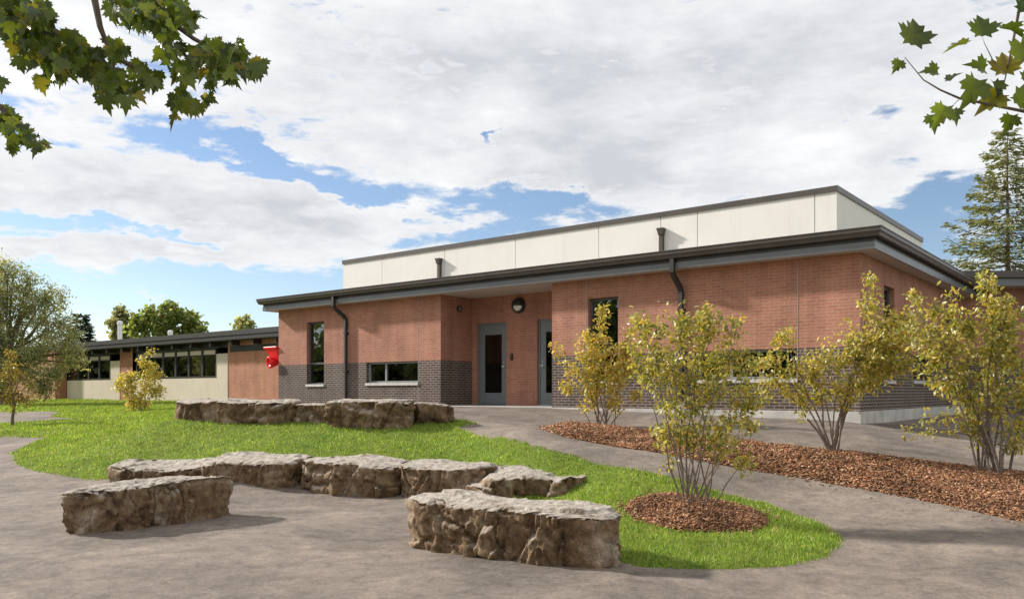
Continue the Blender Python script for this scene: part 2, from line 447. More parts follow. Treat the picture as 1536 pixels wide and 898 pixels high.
def build_world():
    w = bpy.data.worlds.new('World'); scene.world = w; w.use_nodes = True
    nt = w.node_tree; nt.nodes.clear()
    out = nt.nodes.new('ShaderNodeOutputWorld'); bg = nt.nodes.new('ShaderNodeBackground'); bg.inputs[1].default_value = SKY_STRENGTH
    sky = nt.nodes.new('ShaderNodeTexSky'); sky.sky_type = 'NISHITA'; sky.sun_disc = False
    sky.sun_elevation = SUN_EL; sky.sun_rotation = SUN_AZ; sky.air_density = 1.0; sky.dust_density = .25; sky.ozone_density = 2.5
    g = nt.nodes.new('ShaderNodeTexCoord').outputs['Generated']
    sx = nt.nodes.new('ShaderNodeSeparateXYZ'); L(nt, g, sx.inputs[0])
    x, y, z = sx.outputs
    az = math_(nt, 'ARCTAN2', x, y); el = math_(nt, 'ARCSINE', z)
    zz = math_(nt, 'ADD', math_(nt, 'MAXIMUM', z, 0.0), .30)
    cx = nt.nodes.new('ShaderNodeCombineXYZ')
    L(nt, math_(nt, 'DIVIDE', x, zz), cx.inputs[0]); L(nt, math_(nt, 'DIVIDE', y, zz), cx.inputs[1]); L(nt, math_(nt, 'MULTIPLY', z, 3.0), cx.inputs[2])
    def density(off):
        a = N(nt, 'ShaderNodeVectorMath'); a.operation = 'ADD'; L(nt, cx.outputs[0], a.inputs[0]); a.inputs[1].default_value = off
        n1 = noise_(nt, a.outputs[0], 1.5, 12, .60, .25)
        n2 = noise_(nt, a.outputs[0], 4.6, 10, .60, .2)
        return math_(nt, 'ADD', math_(nt, 'MULTIPLY', n1, .6), math_(nt, 'MULTIPLY', n2, .4))
    d0 = density((3.1, .4, 7.7)); d1 = density((3.1 - .10, .4 - .02, 7.7 + .09))
    n3 = noise_(nt, cx.outputs[0], .7, 5, .5, .2)
    fv = N(nt, 'ShaderNodeVectorMath'); fv.operation = 'MULTIPLY'; L(nt, g, fv.inputs[0]); fv.inputs[1].default_value = (1, 1, 3.2)
    n4 = noise_(nt, fv.outputs[0], 17.0, 9, .62, .4); n5 = noise_(nt, fv.outputs[0], 6.0, 8, .6, .3)
    dens = math_(nt, 'ADD', math_(nt, 'MULTIPLY', math_(nt, 'SUBTRACT', d0, .5), 1.7), math_(nt, 'ADD', math_(nt, 'MULTIPLY', math_(nt, 'SUBTRACT', n4, .5), 1.0), math_(nt, 'MULTIPLY', math_(nt, 'SUBTRACT', n5, .5), .9)))
    wn = N(nt, 'ShaderNodeTexNoise', Scale=9.0, Detail=7, Roughness=.62)
    sc3 = N(nt, 'ShaderNodeVectorMath'); sc3.operation = 'MULTIPLY'; L(nt, g, sc3.inputs[0]); sc3.inputs[1].default_value = (1, 1, 2.6); L(nt, sc3.outputs[0], wn.inputs['Vector'])
    ws = nt.nodes.new('ShaderNodeSeparateColor'); L(nt, wn.outputs['Color'], ws.inputs[0])
    az0, el0 = az, el
    az = math_(nt, 'ADD', az, math_(nt, 'MULTIPLY', math_(nt, 'SUBTRACT', ws.outputs[0], .5), .30))
    el = math_(nt, 'ADD', el, math_(nt, 'MULTIPLY', math_(nt, 'SUBTRACT', ws.outputs[1], .5), .085))
    def blob(px, py, rx, ry, amp, tilt=0.0):
        a0 = math.atan((px - PX) / F); e0 = math.atan((PY - py) / F * math.cos(a0))
        da = math_(nt, 'SUBTRACT', az, a0); de = math_(nt, 'ADD', math_(nt, 'SUBTRACT', el, e0), math_(nt, 'MULTIPLY', da, tilt))
        q = math_(nt, 'ADD', math_(nt, 'POWER', math_(nt, 'ABSOLUTE', math_(nt, 'DIVIDE', da, rx / F)), 2.0), math_(nt, 'POWER', math_(nt, 'ABSOLUTE', math_(nt, 'DIVIDE', de, ry / F)), 2.0))
        e = math_(nt, 'POWER', 2.718, math_(nt, 'MULTIPLY', q, -1.0))
        return math_(nt, 'MULTIPLY', e, amp)
    bias = None
    for b in BLOBS:
        o = blob(*b); bias = o if bias is None else math_(nt, 'ADD', bias, o)
    # more cover higher up, thinner towards the horizon
    mr = N(nt, 'ShaderNodeMapRange'); mr.interpolation_type = 'SMOOTHSTEP'
    mr.inputs[1].default_value = .04; mr.inputs[2].default_value = .27; mr.inputs[3].default_value = -.02; mr.inputs[4].default_value = .20
    L(nt, el, mr.inputs[0])
    tot = math_(nt, 'ADD', math_(nt, 'ADD', dens, bias), mr.outputs[0])
    m = N(nt, 'ShaderNodeMapRange'); m.interpolation_type = 'SMOOTHSTEP'
    m.inputs[1].default_value = -.17; m.inputs[2].default_value = .14
    L(nt, tot, m.inputs[0]); cover = m.outputs[0]
    # cloud brightness: thick parts greyer underneath
    relief = math_(nt, 'ADD', math_(nt, 'MULTIPLY', math_(nt, 'SUBTRACT', d0, d1), 2.0), math_(nt, 'ADD', math_(nt, 'MULTIPLY', math_(nt, 'SUBTRACT', n4, .5), .35), math_(nt, 'MULTIPLY', math_(nt, 'SUBTRACT', n5, .5), .7)))
    for b in GREYS: relief = math_(nt, 'SUBTRACT', relief, blob(*b))
    shade = math_(nt, 'ADD', math_(nt, 'ADD', math_(nt, 'MULTIPLY', math_(nt, 'SUBTRACT', n3, .5), -1.2), relief), .55)
    cc = ramp(nt, shade, [(.06, (.61, .63, .67)), (.42, (.80, .815, .84)), (.75, (.96, .967, .98))])
    cl = mixc(nt, cc, (CLOUD,) * 3, 1.0, 'MULTIPLY')
    edge = N(nt, 'ShaderNodeMapRange'); edge.interpolation_type = 'SMOOTHSTEP'
    edge.inputs[1].default_value = .02; edge.inputs[2].default_value = .22; edge.inputs[3].default_value = 1.0; edge.inputs[4].default_value = 0.0
    L(nt, tot, edge.inputs[0])
    cl = mixc(nt, cl, (CLOUD * .93,) * 3, math_(nt, 'MULTIPLY', edge.outputs[0], .75))
    skyc = mixc(nt, sky.outputs[0], SKY_TINT, 1.0, 'MULTIPLY')
    c = mixc(nt, skyc, cl, cover)
    L(nt, c, bg.inputs[0]); L(nt, bg.outputs[0], out.inputs[0])

SKY_STRENGTH = .10
CLOUD = 8.2
SKY_TINT = (1.12, 1.07, 1.08)
BLOBS = [(440, 258, 165, 18, -.64, .26), (690, 292, 135, 30, -.54, .1), (845, 312, 80, 15, -.44), (775, 206, 20, 15, -.40), (1290, 172, 40, 8, -.16), (1400, 50, 260, 100, .22),
         (1395, 300, 85, 42, -.42), (1330, 345, 60, 15, -.2), (260, 440, 440, 42, -.36), (720, 358, 120, 22, -.34), (190, 338, 260, 8, -.42), (300, 212, 220, 14, -.30, .1), (90, 210, 120, 12, -.25),
         (-200, 470, 400, 60, -.3), (1600, 400, 200, 60, -.2), (60, 215, 14, 9, -.2), (560, 300, 50, 14, -.3), (700, 325, 60, 8, -.2),
         (170, 282, 190, 34, .24), (470, 345, 130, 40, .42), (150, 372, 165, 15, .42), (265, 455, 60, 10, .42), (95, 455, 20, 10, .3), (1390, 335, 60, 8, .25), (640, 325, 90, 8, .3, -.1),
         (900, 120, 600, 130, .10), (900, 235, 120, 60, .10)]
GREYS = [(190, 292, 120, 18, .34), (450, 340, 90, 18, .34), (860, 90, 260, 60, .26), (905, 240, 110, 40, .34), (1200, 60, 200, 50, .16), (560, 60, 180, 40, .16), (260, 370, 60, 8, -.2), (1150, 210, 140, 40, -.1)]
build_world()

sun = bpy.data.lights.new('sun', 'SUN'); sun.energy = 5.0; sun.angle = math.radians(3.0); sun.color = (1.0, .95, .88)
so = bpy.data.objects.new('sun', sun); COL.objects.link(so)
tosun = Vector((SUN_DIR.x * math.cos(SUN_EL), SUN_DIR.y * math.cos(SUN_EL), math.sin(SUN_EL)))
so.rotation_euler = tosun.to_track_quat('Z', 'Y').to_euler(); so.location = (-30, 20, 25)

# ------------------------------------------------------------------ camera
cam = bpy.data.cameras.new('camera'); co = bpy.data.objects.new('camera', cam); COL.objects.link(co)
cam.sensor_width = 36; cam.lens = 36 * F / 1536; cam.clip_end = 3000; cam.clip_start = .05
cam.shift_y = (PY - 449) / 1536
co.location = (0, 0, EYE); co.rotation_euler = (math.pi / 2, 0, 0)
scene.camera = co
scene.view_settings.view_transform = 'Standard'; scene.view_settings.look = 'None'; scene.view_settings.exposure = 0.36; scene.view_settings.gamma = 1

# ------------------------------------------------------------------ ground
def grid_sheet(name, xs, ys, zfun, material):
    X, Y = np.meshgrid(xs, ys); Z = zfun(X, Y)
    v = np.stack([X.ravel(), Y.ravel(), Z.ravel()], 1)
    nx, ny = len(xs), len(ys)
    i = np.arange(nx - 1)[None] + np.arange(ny - 1)[:, None] * nx
    f = np.stack([i, i + 1, i + 1 + nx, i + nx], -1).reshape(-1, 4)
    return np_mesh(name, v, f, material, smooth=True)
PAVE = (-30, 22, -8, 34)
def dig(X, Y):
    e = np.minimum(np.minimum(X - PAVE[0], PAVE[1] - X), np.minimum(Y - PAVE[2], PAVE[3] - Y))
    return H(X, Y) - .20 * np.clip(e / .8, 0, 1)
def nonuni(a, b, step, far, k):
    core = np.arange(a, b + 1e-6, step); g = []
    s = step; p = b
    while p < far: s *= k; p += s; g.append(p)
    l = []; s = step; p = a
    while p > -far: s *= k; p -= s; l.append(p)
    return np.array(l[::-1] + list(core) + g)
tag(grid_sheet('ground', nonuni(-34, 26, .8, 1400, 1.25), nonuni(-12, 50, .8, 1400, 1.25), dig, M['turf']), kind='structure')
def pave_z(X, Y):
    e = np.minimum(np.minimum(X - PAVE[0], PAVE[1] - X), np.minimum(Y - PAVE[2], PAVE[3] - Y))
    return H(X, Y) - .30 * np.clip(1 - e / .5, 0, 1)
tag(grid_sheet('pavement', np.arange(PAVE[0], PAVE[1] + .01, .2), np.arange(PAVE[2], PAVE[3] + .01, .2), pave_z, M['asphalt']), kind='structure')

def resample(poly, step):
    out = []
    n = len(poly)
    for i in range(n):
        a, b = Vector(poly[i]), Vector(poly[(i+1) % n]); m = max(1, int((b - a).length / step))
        for k in range(m): out.append(a.lerp(b, k / m))
    return out
def smooth_poly(poly, it=2):
    for _ in range(it):
        q = []
        for i in range(len(poly)):
            a, b = Vector(poly[i]), Vector(poly[(i+1) % len(poly)])
            q += [a.lerp(b, .25), a.lerp(b, .75)]
        poly = q
    return poly
def seg_dist(P, poly):
    """distance of points to polygon outline"""
    a = np.array([(p[0], p[1]) for p in poly]); b = np.roll(a, -1, 0); best = np.full(len(P), 1e9)
    for i in range(len(a)):
        ab = b[i] - a[i]; t = np.clip(((P - a[i]) @ ab) / (ab @ ab + 1e-12), 0, 1)
        best = np.minimum(best, np.linalg.norm(P - (a[i] + t[:, None] * ab), axis=1))
    return best
def inside(P, poly):
    x, y = P[:, 0], P[:, 1]; r = np.zeros(len(P), bool); n = len(poly)
    for i in range(n):
        x1, y1 = poly[i][0], poly[i][1]; x2, y2 = poly[(i+1) % n][0], poly[(i+1) % n][1]
        c = ((y1 > y) != (y2 > y)) & (x < (x2 - x1) * (y - y1) / ((y2 - y1) if y2 != y1 else 1e-9) + x1)
        r ^= c
    return r
def poly_sheet(name, poly, step, lift, material, near=None):
    """sheet over the ground inside an outline; lift(dist_to_edge)-> height above paving"""
    poly = [Vector((p[0], p[1])) for p in poly]
    a = np.array([(p.x, p.y) for p in poly])
    xs = np.arange(a[:, 0].min(), a[:, 0].max(), step); ys = np.arange(a[:, 1].min(), a[:, 1].max(), step)
    X, Y = np.meshgrid(xs, ys); P = np.stack([X.ravel(), Y.ravel()], 1) + RNG.uniform(-.2, .2, (X.size, 2)) * step
    if near is not None:
        P = P[near(P)]
    P = P[inside(P, poly)]; P = P[seg_dist(P, poly) > step * .35]
    pts = poly + [Vector(p) for p in P]
    n = len(poly)
    ring = geometry.delaunay_2d_cdt(pts, [], [list(range(n))], 1, 1e-5)
    vv = np.array([(p.x, p.y) for p in ring[0]]); tri = [f for f in ring[2]]
    ed = seg_dist(vv, poly)
    z = H(vv[:, 0], vv[:, 1]) + lift(ed, vv)
    # skirt down at the edge
    verts = np.column_stack([vv, z])
    tr = np.array([f for f in tri if len(f) == 3])
    o = np_mesh(name, verts, tr, material, smooth=True)
    return o, verts, tr

def gp(lst): return [(p.x, p.y) for p in (ground_at(a, b) for a, b in lst)]

front_edge = gp([(925, 842), (960, 851), (1040, 855), (1100, 854), (1180, 850), (1232, 840), (1262, 822), (1266, 808), (1248, 792), (1210, 775), (1150, 755), (1060, 731), (960, 705), (850, 680), (760, 656), (690, 641)])
left_edge = gp([(-90, 654), (0, 655), (69, 657), (44, 666), (16, 680), (20, 696), (47, 706), (103, 716), (140, 721)])
lawn_poly = front_edge + [(-.6, 15.8), (-1.6, 16.4), (-4.6, 17.2), (-7.6, 19.0), (-8.7, 24.4), (-9.4, 33.0), (-23.0, 44.5), (-40, 45), (-40, 24), (-24, 18.5)] + left_edge + \
    [(-6.35, 13.35), (-5.2, 13.0), (-4.4, 12.95), (-3.3, 12.95), (-2.5, 12.55), (-1.7, 12.3), (-1.0, 12.45), (-.35, 12.1), (-.15, 11.3), (-.2, 10.4), (-.25, 9.3), (.2, 8.3)]
lawn_poly = resample(lawn_poly, .12)
lawn_poly = [Vector((p.x + .035 * noise.noise((p.x * 4, p.y * 4, 1)) + .015 * noise.noise((p.x * 15, p.y * 15, 4)), p.y + .035 * noise.noise((p.x * 4, p.y * 4, 2)) + .015 * noise.noise((p.x * 15, p.y * 15, 5)))) for p in lawn_poly]
near_ok = lambda P: (np.hypot(P[:, 0], P[:, 1]) < 21) | (((np.floor(P[:, 0] / .22) + np.floor(P[:, 1] / .22)) % 5) == 0)
def wob(vv, s=3.0): return np.array([noise.noise((x * s, y * s, 1.3)) for x, y in vv])
lawn, lv, lt = poly_sheet('lawn', lawn_poly, .2, lambda e, vv: np.clip(e / .08, 0, 1) * .045 - .012 + .012 * wob(vv), M['turf'], near_ok)
tag(lawn, kind='structure')

far_path = gp([(-120, 618), (0, 620), (60, 619), (90, 619.5), (84, 623), (75, 627), (90, 628.5), (113, 630), (60, 634), (0, 637), (-120, 640)])
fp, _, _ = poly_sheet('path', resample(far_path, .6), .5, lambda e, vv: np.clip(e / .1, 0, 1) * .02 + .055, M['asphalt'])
tag(fp, kind='structure')

# mulch
bed = gp([(815, 640), (824, 649), (870, 660), (940, 672), (1060, 694), (1130, 705), (1250, 725), (1400, 752), (1536, 783), (1640, 806)])
bed_top = gp([(1640, 722), (1536, 711), (1400, 695), (1330, 686), (1240, 677), (1100, 660), (1000, 650), (900, 640), (850, 636)])
bed_poly = resample(smooth_poly(bed + bed_top, 1), .22)
ringc = ground_at(1046, 776)
ring_poly = [(ringc.x + .74 * math.cos(a) * (1 + .05 * math.sin(3 * a)), ringc.y + .72 * math.sin(a) * (1 + .04 * math.cos(2 * a + 1))) for a in np.linspace(0, 2 * math.pi, 40, endpoint=False)]
mulchbase, bv, bt = poly_sheet('mulch_bed', bed_poly, .16, lambda e, vv: np.clip(e / .45, 0, 1) ** .6 * .09 - .01 + .02 * wob(vv, 5), M['soil'])
tag(mulchbase, kind='structure')
ringbase, rv, rt = poly_sheet('mulch_ring', ring_poly, .09, lambda e, vv: .03 + np.clip(e / .4, 0, 1) ** .6 * .10 + .012 * wob(vv, 7), M['soil'])
tag(ringbase, kind='structure')

def sample_tris(v, t, dens, maxn):
    a, b, c = v[t[:, 0]], v[t[:, 1]], v[t[:, 2]]
    area = .5 * np.linalg.norm(np.cross(b - a, c - a), axis=1); cen = (a + b + c) / 3
    lam = area * dens(cen); tot = lam.sum()
    n = min(int(tot), maxn)
    idx = RNG.choice(len(t), n, p=lam / tot); r1 = np.sqrt(RNG.random(n)); r2 = RNG.random(n)
    return (1 - r1)[:, None] * a[idx] + (r1 * (1 - r2))[:, None] * b[idx] + (r1 * r2)[:, None] * c[idx]

def grass_dens(c):
    d = c[:, 1]; view = np.abs(c[:, 0]) < (.66 * d + 1.2)
    return np.where(view & (d < 48), np.clip(2600 * (8 / np.maximum(d, 5)) ** 1.7, 25, 3200), 0)
gpos = sample_tris(lv, lt, grass_dens, 150000)
gpos = gpos[~inside(gpos[:, :2], ring_poly) ]
gpos = gpos[~inside(gpos[:, :2], [tuple(p) for p in far_path])]
n = len(gpos)
dirs = np.stack([RNG.normal(0, .38, n), RNG.normal(0, .38, n), np.ones(n)], 1)
a = RNG.uniform(0, 2 * math.pi, n); nr = np.stack([np.cos(a), np.sin(a), np.zeros(n)], 1)
Rg = frames(dirs, nr)
tv = np.array([(-.5, 0, 0), (.5, 0, 0), (-.38, .55, .06), (.38, .55, .06), (0, 1, .28)])
dist = gpos[:, 1]
patch = np.array([noise.noise((p[0] * .9, p[1] * .9, 5)) for p in gpos])
ht = RNG.uniform(.022, .060, n) * (1 + .25 * patch) * np.clip(dist / 14, 1, 1.7); wd = RNG.uniform(.004, .0075, n) * np.clip(dist / 7, 1, 4.5)
sc = np.stack([wd, ht, ht], 1)
gt = tints([(.21, .325, .04), (.28, .385, .065), (.38, .46, .13), (.48, .46, .24), (.12, .22, .028)], [4, 4, 2.4, .9, 2.6], n, .28)
patch2 = np.array([noise.noise((p[0] * 3.7, p[1] * 3.7, 9)) for p in gpos])
gt *= np.clip(1 + .30 * patch + .38 * patch2, .4, 1.7)[:, None]
v, fs, tt = scatter(tv, [np.array([[0, 1, 3, 2]]), np.array([[2, 3, 4]])], gpos - np.array([0, 0, .006]), Rg, sc, np.clip(gt, 0, 1))
tag(np_mesh('grass', v, fs, M['grass'], tint=tt), 'bright green grass blades covering the raised lawn', 'grass', kind='stuff')

def chips(name, v, t, dens, maxn, label, edge, spill, up=0.0):
    p = sample_tris(v, t, dens, maxn)
    p[:, 2] += RNG.uniform(0, .03, len(p))
    rim = np.array([(q[0], q[1]) for q in edge]); pick = rim[RNG.integers(0, len(rim), len(rim) * spill)] + RNG.normal(0, .09, (len(rim) * spill, 2))
    p = np.concatenate([p, np.column_stack([pick, H(pick[:, 0], pick[:, 1]) + .012 + up])]); n = len(p)
    a = RNG.uniform(0, 2 * math.pi, n)
    d = np.stack([np.cos(a), np.sin(a), RNG.normal(0, .35, n)], 1); nr = np.stack([RNG.normal(0, .5, n), RNG.normal(0, .5, n), np.ones(n)], 1)
    R = frames(d, nr)
    tv = np.array([(-.5, -.5, -.5), (.5, -.4, -.5), (.4, .5, -.5), (-.35, .45, -.5), (-.4, -.5, .5), (.45, -.35, .5), (.3, .5, .5), (-.3, .4, .5)])
    fa = np.array([[4, 5, 6, 7], [0, 1, 5, 4], [1, 2, 6, 5], [2, 3, 7, 6], [3, 0, 4, 7]])
    k = np.clip(p[:, 1] / 9, .9, 1.8)
    sc = np.stack([RNG.uniform(.006, .015, n) * k, RNG.uniform(.02, .055, n) * k, RNG.uniform(.004, .010, n)], 1)
    tt = tints([(.28, .135, .070), (.37, .19, .10), (.17, .08, .042), (.52, .34, .21), (.085, .045, .028)], [4, 3, 3, 1.2, 1.2], n, .25)
    pm = np.array([noise.noise((q[0] * 2.2, q[1] * 2.2, 3)) for q in p]); tt = np.clip(tt * (1 + .5 * pm)[:, None], 0, 1)
    vv, fs, tt = scatter(tv, [fa], p, R, sc, tt)
    return tag(np_mesh(name, vv, fs, M['chip'], tint=tt), label, 'mulch', kind='stuff')
chips('mulch', bv, bt, lambda c: np.where((c[:, 0] < .66 * c[:, 1] + .8), 2900 * (9 / c[:, 1]) ** 1.2, 60), 60000, 'reddish brown bark chip mulch in the long planting bed beside the path', bed_poly, 6)
chips('mulch', rv, rt, lambda c: 4200 + 0 * c[:, 0], 9000, 'reddish brown bark chip mulch in the round ring on the lawn', ring_poly, 7, .045)

# ------------------------------------------------------------------ quarry stones
def rock(front_l, front_r, height, depth, label, seed, zl=None, zr=None, res=.03, toptilt=0.0, taper=.10, backrise=0.0, ledge=None, group='stones of the seating court', skew=(0, 0), ends=(0., 0.)):
    """front_l/front_r: world (x,y) of the front foot; extends 'depth' away from it"""
    a, b = Vector(front_l).to_2d(), Vector(front_r).to_2d()
    t = (b - a); Ln = t.length; t.normalize(); nrm = Vector((-t.y, t.x))     # inwards (away from camera)
    if nrm.y < 0: nrm = -nrm
    mid = (a + b) / 2; za = h1(*(a + nrm * .1)) if zl is None else zl; zb = h1(*(b + nrm * .1)) if zr is None else zr
    root_z = min(za, zb) - .02
    nx, ny, nz = max(8, int(Ln / res)), max(6, int(depth / res)), max(6, int((height + .12) / res))
    rs = np.random.default_rng(seed); so = Vector(rs.uniform(-50, 50, 3))
    vid = {}; vs = []; faces = []
    def V(i, j, k):
        key = (i, j, k)
        if key not in vid: vid[key] = len(vs); vs.append((i / nx, j / ny, k / nz))
        return vid[key]
    for i in range(nx):
        for j in range(ny):
            faces.append((V(i, j, nz), V(i+1, j, nz), V(i+1, j+1, nz), V(i, j+1, nz)))
        for k in range(nz):
            faces.append((V(i, 0, k), V(i+1, 0, k), V(i+1, 0, k+1), V(i, 0, k+1)))
            faces.append((V(i+1, ny, k), V(i, ny, k), V(i, ny, k+1), V(i+1, ny, k+1)))
    for j in range(ny):
        for k in range(nz):
            faces.append((V(0, j+1, k), V(0, j, k), V(0, j, k+1), V(0, j+1, k+1)))
            faces.append((V(nx, j, k), V(nx, j+1, k), V(nx, j+1, k+1), V(nx, j, k+1)))
    out = []
    for (fx, fy, fz) in vs:
        x = fx * Ln; y = fy * depth; z = -.12 + fz * (height + .12)
        zk = max(0, z) / height
        q = Vector((x, y, z)) + so
        side = 1 - max(0, (fz - .75) / .25) * (1 if 0 < fy < 1 and 0 < fx < 1 else 0)
        # outline irregularity
        big = noise.noise(q * 1.1); ex = noise.noise(q * 2.3 + Vector((9, 0, 0))); 
        # chamfer ends in plan
        ce = .5 * min(depth, .5 * Ln)
        cy = (fy - .5) * 2; cxn = (fx - .5) * 2
        rx = 1 - (.10 + ends[0] * (cxn < 0) + ends[1] * (cxn > 0)) * abs(cy) ** 3
        x2 = Ln / 2 + cxn * Ln / 2 * rx
        y2 = depth / 2 + cy * depth / 2 * (1 - .22 * abs(cxn) ** 5)
        # undercut: feet narrower than the top
        tp = taper * (1 - zk)
        y2 = depth / 2 + (y2 - depth / 2) * (1 - tp); x2 = Ln / 2 + (x2 - Ln / 2) * (1 - tp * .45)
        p = Vector((x2, y2, z))
        # broken facets on the sides, bedding ledges, and a flat bedding plane on top
        def facet(k, amp, tilt, warp):
            sp = Vector((q.x * k[0], q.y * k[1], q.z * k[2])) + Vector((ex, big, ex)) * warp
            dv, pv = noise.voronoi(sp)
            tv_ = noise.noise_vector(pv[0] * 3.31)
            return noise.noise(pv[0] * 7.7) * amp + (sp - pv[0]).dot(tv_) * tilt, dv[1] - dv[0]
        f1, e1 = facet((2.3, 2.3, 1.0), .10, .055, .22)
        f2, e2 = facet((5.5, 5.5, 3.4), .056, .040, .25)
        f3, e3 = facet((13, 13, 10), .024, .024, .25)
        fine = noise.fractal(q * 11, .9, 2.1, 4)
        lay = math.floor((z + .06 * ex) / .105)
        bed = noise.noise(Vector((lay * 3.7 + so.x, q.x * .9, q.y * .9))) * .035
        dsp = .05 * big + f1 + f2 + f3 + bed + .013 * fine - .055 * max(0, 1 - e1 * 14) - .02 * max(0, 1 - e2 * 10)
        sx = (1 if fx == 1 else -1 if fx == 0 else 0); sy = (1 if fy == 1 else -1 if fy == 0 else 0)
        p.x += sx * dsp * 1.1; p.y += sy * dsp
        if 0 < fx < 1 and 0 < fy < 1 and fz == 1:
            rim = min(fx * Ln, (1 - fx) * Ln, fy * depth, (1 - fy) * depth)
            k = min(1, rim / .09); kr = max(0, 1 - rim / .16) ** 1.5
            dd_ = {'l': fx * Ln, 'r': (1 - fx) * Ln, 'f': fy * depth, 'b': (1 - fy) * depth}; sd = min(dd_, key=dd_.get)
            if sd in 'lr': p.x += (-1 if sd == 'l' else 1) * dsp * kr
            else: p.y += (-1 if sd == 'f' else 1) * dsp * kr
            t1, _ = facet((1.5, 2.4, .01), .05, .015, .3); t2, _ = facet((8, 8, .01), .010, .012, .5)
            p.z += .3 * t1 + k * (.7 * t1 + t2 + .012 * fine) - (1 - k) * (.012 + .10 * max(0, f2) + .25 * max(0, f1))
        elif fz == 1:
            t1, _ = facet((1.5, 2.4, .01), .05, .015, .3)
            p.z += .3 * t1 - .02 - .15 * max(0, f2) - .3 * max(0, f1)
        # top silhouette
        p.z += zk * (.05 * noise.noise(Vector((q.x * 1.3, q.y * .8, 7))) + toptilt * (fx - .5) + backrise * fy)
        if ledge:                                    # lower shelf at one end: (from, to, drop, forward)
            l0, l1, drop = ledge
            if l0 <= fx <= l1: p.z -= zk * drop * min(1, (fx - l0) * 12 if l0 > 0 else 1, (l1 - fx) * 12 if l1 < 1 else 1)
        p.x += skew[0] * (fy); 
        zz = za + (zb - za) * fx
        w = a + t * p.x + nrm * p.y
        out.append((w.x, w.y, zz + p.z))
    root = np.array([mid.x, mid.y, root_z])
    v = np.array(out) - root
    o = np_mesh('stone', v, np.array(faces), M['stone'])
    o.location = root
    me = o.data; ang = math.radians(28)
    tag(o, label, 'rock', group)
    return o
def g2(px, py, d=None):
    if d is None: p = ground_at(px, py); return (p.x, p.y)
    return ((px - PX) / F * d, d)
UPG = 'rough stones on top of the lawn mound'
rock(g2(90, 807), g2(343, 778), .46, .66, 'free standing brown stone block on the paving, front left, casting a shadow', 11, 0, 0, .020, .04, .12, .0, skew=(.42, 0), ends=(.15, .35))
rock(g2(594, 820), g2(902, 862), .46, .68, 'largest pale topped stone slab in the foreground beside the mulch ring lawn', 23, 0, 0, .019, .0, .02, .03, ends=(.05, .25))
rock((-6.50, 12.95), (-4.80, 12.72), .30, .75, 'low flat stone behind the free standing left block, first of the arc', 31, .03, .0, .026, .08, .0, .10, ends=(.3, 0))
rock((-4.90, 12.72), g2(440, 736), .42, .75, 'stone of the arc right of its low flat end stone, with a smooth brown front', 42, 0, 0, .025, .03, .0, .12)
rock(g2(439, 737), g2(588, 746), .47, .80, 'middle stone of the arc with deep vertical clefts in its front', 53, 0, 0, .025, 0, .0, .06)
rock(g2(586, 748), g2(724, 738), .46, .75, 'stone of the arc with a straight rusty front, left of the flat wedge stone', 64, 0, 0, .025, 0, .0, .06)
rock((-.74, 10.9), (.86, 10.55), .30, 1.0, 'flat wedge shaped stone behind the largest foreground slab, last of the arc', 75, .05, .13, .026, -.03, .0, .08, ledge=(0, .20, .10), skew=(.05, 0), ends=(.3, .0))
rock((-6.75, 16.25), (-4.18, 15.45), .41, .75, 'longest stone on the lawn mound, with brown fractured front', 86, .91, .90, .032, 0, .0, .04, group=UPG)
rock((-4.16, 15.7), (-3.40, 15.4), .39, .6, 'small grey stone wedged between two long stones on the lawn mound', 97, .88, .86, .032, 0, .0, .03, group=UPG)
rock((-3.40, 15.0), (-1.84, 14.80), .49, .75, 'large dark faced block on the mound in front of the wide low window', 108, .84, .84, .028, 0, .0, .03, group=UPG)
rock((-1.80, 15.25), (-1.08, 15.4), .40, .6, 'smallest stone at the right end of the mound row, beside the entrance paving', 119, .86, .86, .032, -.05, .0, .0, group=UPG)

# ------------------------------------------------------------------ the school
ZB = 2.335      # top of the dark brick band
ZS = 4.03       # soffit
W_U, W_V = 17.37, 12.0
Z0 = .55
def wall_faces(mb, P, u0, u1, z0, z1, holes, inward, reveal, band=ZB, swap=False):
    """P(s,z)->point on the wall plane; inward = vector into the wall"""
    us = sorted({u0, u1, *[h[0] for h in holes], *[h[1] for h in holes]})
    zs = sorted({z0, z1, band, *[h[2] for h in holes], *[h[3] for h in holes]}) if band else sorted({z0, z1, *[h[2] for h in holes], *[h[3] for h in holes]})
    us = [u for u in us if u0 <= u <= u1]; zs = [z for z in zs if z0 <= z <= z1]
    iv = Vector((*inward, 0)) * reveal
    for i in range(len(us) - 1):
        for j in range(len(zs) - 1):
            um, zm = (us[i] + us[i+1]) / 2, (zs[j] + zs[j+1]) / 2
            if any(h[0] < um < h[1] and h[2] < zm < h[3] for h in holes): continue
            mb.quad(P(us[i], zs[j]), P(us[i+1], zs[j]), P(us[i+1], zs[j+1]), P(us[i], zs[j+1]), 1 if band and zm < band else 0)
    for (a, b, c, d) in holes:
        cuts = [c] + ([band] if band and c < band < d else []) + [d]
        for lo, hi in zip(cuts[:-1], cuts[1:]):
            mi = 1 if band and (lo + hi) / 2 < band else 0
            for u in (a, b):
                mb.quad(P(u, lo), P(u, lo) + iv, P(u, hi) + iv, P(u, hi), mi)
        mb.quad(P(a, d), P(b, d), P(b, d) + iv, P(a, d) + iv, 1 if band and d <= band + .001 else 0)
        mb.quad(P(a, c), P(b, c), P(b, c) + iv, P(a, c) + iv, 1 if band and c < band else 0)

school = empty('school_building', (C0[0], C0[1], FLOOR), math.atan2(A_[1], A_[0]))
tag(school, 'single storey red brick school with dark brick base and white parapet box', 'building')

